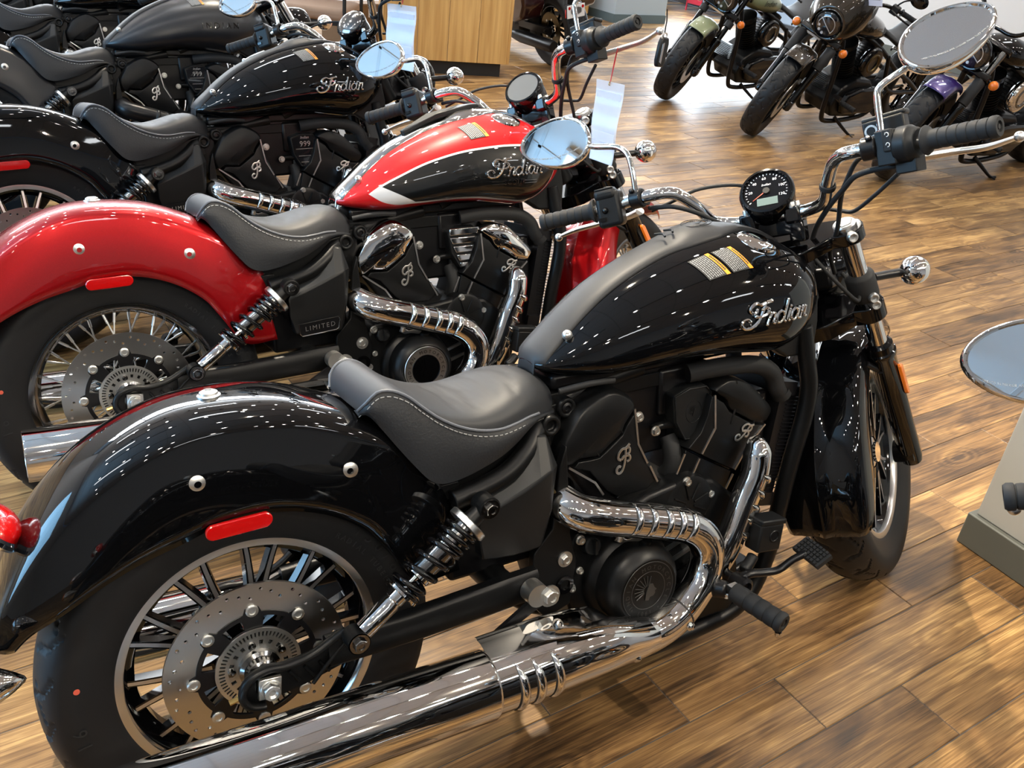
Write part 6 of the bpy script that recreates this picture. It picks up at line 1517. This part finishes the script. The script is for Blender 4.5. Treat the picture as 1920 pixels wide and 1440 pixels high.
for s in (-1, 1): bl('plate_reflector', G().lathe([(0, .002), (.012, .002), (.013, 0)], (-.399, .10 + s * .07, .585), (-1, 0, 0), 16).mesh('t_prf'), lp, ('red_lens',))
bl('plate_bracket', G().box((-.37, .10, .56), .03, .14, .10).box((-.34, .12, .64), .03, .04, .10).mesh('t_pbr'), TM, ('satin_black',), mods=(('bevel', .004, 2),))
bl('tail_light', G().sphere((-.375, .03, .69), .042, 22, 14, 0, (.6, .8, 1.0)).mesh('t_tail'), TM, ('red_lens',)); bl('side_reflector', G().box((-.39, .205, .545), .012, .008, .07).mesh('t_rref'), TM, ('red_lens',), mods=(('bevel', .003, 1),))

# ------------------------------------------------------------------ furniture at the back
dy = math.atan2(5.68 - 5.80, 3.66 - 3.26)
dk = empty('oak_counter', (3.68, 5.675, 0), (0, 0, dy), 'light oak sales counter with a black recessed base behind the red motorcycle', 'counter')
for k in range(4): bl('panel', G().box((-.125 - .25 * k, .012, .60), .2465, .022, .98).mesh('d_panel'), dk, ('oak',), mods=(('bevel', .0015, 1),))
bl('panel', G().box((.012, .20, .60), .022, .38, .98).mesh('d_side'), dk, ('oak',)); bl('panel', G().box((-1.012, .20, .60), .022, .38, .98).mesh('d_side2'), dk, ('oak',))
bl('counter_top', G().box((-.5, .19, 1.11), 1.04, .44, .04).mesh('d_top'), dk, ('oak',), mods=(('bevel', .004, 2),)); bl('kick_base', G().box((-.52, .22, .055), .96, .34, .11).mesh('d_kick'), dk, ('kick_black',))
d2 = empty('oak_cabinet', (6.55, 8.95, 0), (0, 0, dy), 'oak cabinet end beside the blue-grey pillar at the back', 'cabinet')
bl('body', G().box((-.3, .3, .55), .9, .5, 1.0).mesh('d2_b'), d2, ('oak',), mods=(('bevel', .003, 1),)); bl('kick_base', G().box((-.3, .3, .03), .86, .46, .06).mesh('d2_k'), d2, ('kick_black',))
bp_ = bl('pillar', G().box((7.28, 8.98, 1.75), .80, .70, 3.49).mesh('pillar'), None, ('pillar_blue',), label='pale blue-grey square pillar with a dark base strip at the back', cat='pillar'); bl('cove_base', G().box((7.28, 8.98, .05), .82, .72, .10).mesh('pillar_base'), bp_, ('cove_blue',))
# outside the entrance
bl('exterior_ground', G().box((17, 9, -.12), 14, 24, .1).mesh('exterior_ground'), None, ('snow_white',), kind='structure', label='bright pavement outside the entrance glazing')
bl('exterior_ground', G().box((-12, 3, -.12), 14, 24, .1).mesh('exterior_ground2'), None, ('snow_white',), kind='structure', label='pavement outside the left windows')
bn = bl('banner_flag', G().box((9.1, 9.75, 1.1), .02, .30, 2.0).tube([(9.1, 9.92, .0), (9.1, 9.92, 2.3)], .012, 10).mesh('banner'), None, ('banner_red',), label='red banner on a pole beside the entrance glazing', cat='banner')
# waiting chair with a tan cushion
ch = empty('waiting_chair', (2.17, 6.02, 0), (0, 0, math.radians(-35)), 'black-framed waiting chair with a tan cushioned seat behind the motorcycles', 'chair')
bl('seat', G().box((0, 0, .46), .56, .52, .09).mesh('ch_seat'), ch, ('tan_cloth',), mods=(('bevel', .035, 4),)); bl('backrest', G().box((-.02, .28, .78), .52, .07, .46).mesh('ch_back'), ch, ('tan_cloth',), mods=(('bevel', .03, 4),))
for x in (-.28, .28):
    for y in (-.24, .28): bl('leg', G().tube([(x, y, 0), (x, y, .64 if y < 0 else .95)], .014, 12).mesh('ch_leg'), ch, ('kick_black',))
    bl('armrest', G().box((x, .02, .655), .05, .54, .03).mesh('ch_arm'), ch, ('kick_black',), mods=(('bevel', .01, 2),))
bl('seat_frame', G().box((0, 0, .40), .54, .48, .03).mesh('ch_fr'), ch, ('kick_black',), mods=(('bevel', .006, 2),))
def carton(name, loc, rz, sx, sy, sz, label):
    b = empty(name, loc, (0, 0, rz), label, 'box', 'cardboard boxes beside the counter')
    bl('body', G().box((0, 0, sz / 2), sx, sy, sz).mesh('bx'), b, ('cardboard',), mods=(('bevel', .003, 1),)); bl('flap', G().box((0, sy * .25, sz + .003), sx, sy * .48, .004).mesh('fl'), b, ('cardboard',)); bl('flap', G().box((0, -sy * .25, sz + .003), sx, sy * .48, .004).mesh('fl'), b, ('cardboard',))
    bl('packing_tape', G().box((0, 0, sz + .006), sx, .05, .001).box((0, -sy / 2 - .0006, sz - .05), .05, .001, .10).mesh('tp'), b, ('white_paper',))
carton('cardboard_box', (2.80, 6.75, 0), .15, .50, .40, .42, 'brown cardboard box standing beside the tan chair')
carton('cardboard_box', (2.35, 7.75, 0), -.2, .55, .45, .85, 'tall brown cardboard box half hidden behind the chrome gauge')

# ------------------------------------------------------------------ tags and fob hanging on the bars
def world_pt(root, p): return Matrix.Translation(root.location) @ root.rotation_euler.to_matrix().to_4x4() @ ST(p)
def hang_tag(root, TL, TR, BL_, BR, eye, hook, label, tie='red_tie'):
    P = [world_pt(root, p) for p in (TL, TR, BL_, BR, eye, hook)]; o = P[4].copy(); P = [p - o for p in P]; tl, tr, bl_, br, ey, hk = P
    r = empty('price_tag', o, label=label, cat='tag', group='paper tags hung from the handlebars')
    n = (tr - tl).cross(bl_ - tl).normalized(); 
    def q(u, v, h): return tl.lerp(tr, u).lerp(bl_.lerp(br, u), v) + n * h
    g = G()
    def slab(g, u0, u1, v0, v1, h0, h1):
        rows0 = [[q(u0 + (u1 - u0) * i / 3, v0 + (v1 - v0) * j / 10, h0 + .004 * math.sin(j * .9)) for j in range(11)] for i in range(4)]; rows1 = [[p + n * (h1 - h0) for p in row] for row in rows0]
        g.grid(rows0); g.grid(rows1)
        ring = lambda R_: [R_[i][0] for i in range(4)] + [R_[3][j] for j in range(1, 11)] + [R_[i][10] for i in (2, 1, 0)] + [R_[0][j] for j in range(9, 0, -1)]
        g.grid([ring(rows0), ring(rows1)], cv=True)
    g = G(); slab(g, .04, .94, .13, .985, -.0004, .0004); bl('paper_sheet', g.mesh('tag_paper'), r, ('white_paper',))
    for h in (-.0012, .0012):
        g = G(); slab(g, 0, 1, 0, 1, h, h + .0003); bl('plastic_sleeve', g.mesh('tag_sleeve'), r, ('clear_sleeve',))
    g = G(); g.tube([ey + n * .002 + Vector((.004 * math.cos(t), 0, .004 * math.sin(t))) for t in [2 * PI * k / 12 for k in range(12)]], .0013, 6, closed=True); bl('eyelet', g.mesh('tag_eye'), r, ('brass',))
    for k, dx in enumerate((0, .010)):
        bl('tie', G().tube([ey + n * .002, ey.lerp(hk, .5) + Vector((dx, dx, .012)), hk], .0011, 6, 6).mesh('tag_tie'), r, (tie,))
hang_tag(RED, (1.08, -.271, .949), (1.08, -.346, .912), (1.08, -.207, .758), (1.08, -.268, .723), (1.078, -.306, .926), (1.082, -.344, 1.006), 'white paper tag in a clear sleeve hanging from the red motorcycle by a red tie')
hang_tag(THIRD, (1.08, -.226, .997), (1.08, -.337, .952), (1.08, -.167, .806), (1.08, -.270, .759), (1.078, -.282, .972), (1.085, -.30, 1.010), 'white paper tag in a clear sleeve in front of the oak counter')
def fob():
    c = world_pt(RED, (1.07, -.463, .958)); r = empty('key_fob', c, (0, 0, .4), 'black key fob hanging by a cable tie from the red motorcycle lever', 'key fob')
    T_ = Matrix.Rotation(.12, 3, 'Y') 
    g = G(); g.prism([T_ @ Vector((x, -.006, z)) for x, z in ((-.015, .036), (.015, .036), (.021, .022), (.021, -.020), (.014, -.034), (-.014, -.034), (-.021, -.020), (-.021, .022))], (0, .012, 0)); bl('shell', g.mesh('fob_shell'), r, ('plastic_black',), mods=(('bevel', .004, 3),))
    bl('silver_inlay', G().prism([T_ @ Vector((x, -.0075, z)) for x, z in ((-.015, .020), (-.006, .024), (-.004, -.026), (-.014, -.022))], (0, .002, 0)).mesh('fob_in'), r, ('machined',))
    bl('loop', G().tube([T_ @ Vector((.010 * math.cos(t), 0, .040 + .006 * math.sin(t))) for t in [2 * PI * k / 16 for k in range(16)]], .0022, 8, closed=True).mesh('fob_lp'), r, ('polished',))
    bl('cable_tie', G().tube([(0, 0, .044), (.002, .001, .062), (.0, 0, .075), (-.008, .0, .100)], .0016, 6, 4).mesh('fob_tie'), r, ('kick_black',))
fob()
def info_card(root, SC_, c, w, h, label):
    M_ = root.rotation_euler.to_matrix(); o = Vector(root.location) + M_ @ SC_(c)
    r = empty('information_card', o, (0.1, .25, root.rotation_euler.z), label, 'card', 'printed cards on the facing motorcycles')
    bl('sheet', G().box((0, 0, 0), .002, w, h).mesh('card'), r, ('white_paper',)); g = G(); g2 = G()
    for k in range(9): g.box((.0015, 0, h * .40 - h * .09 * k), .0006, w * .8, h * .022)
    for k in (0, 1): g2.box((.0018, 0, h * .15 - h * .35 * k), .0006, w * .92, h * .035)
    bl('printed_lines', g.mesh('card_l'), r, ('print_grey',), kind='stuff'); bl('orange_rule', g2.mesh('card_o'), r, ('print_orange',))
info_card(B8, S8, (1.36, .10, 1.16), .16, .22, 'white printed card taped to the bronze motorcycle windscreen')
info_card(B9, S9, (1.20, .30, 1.12), .18, .24, 'white printed card hanging on the purple-fendered motorcycle handlebar')
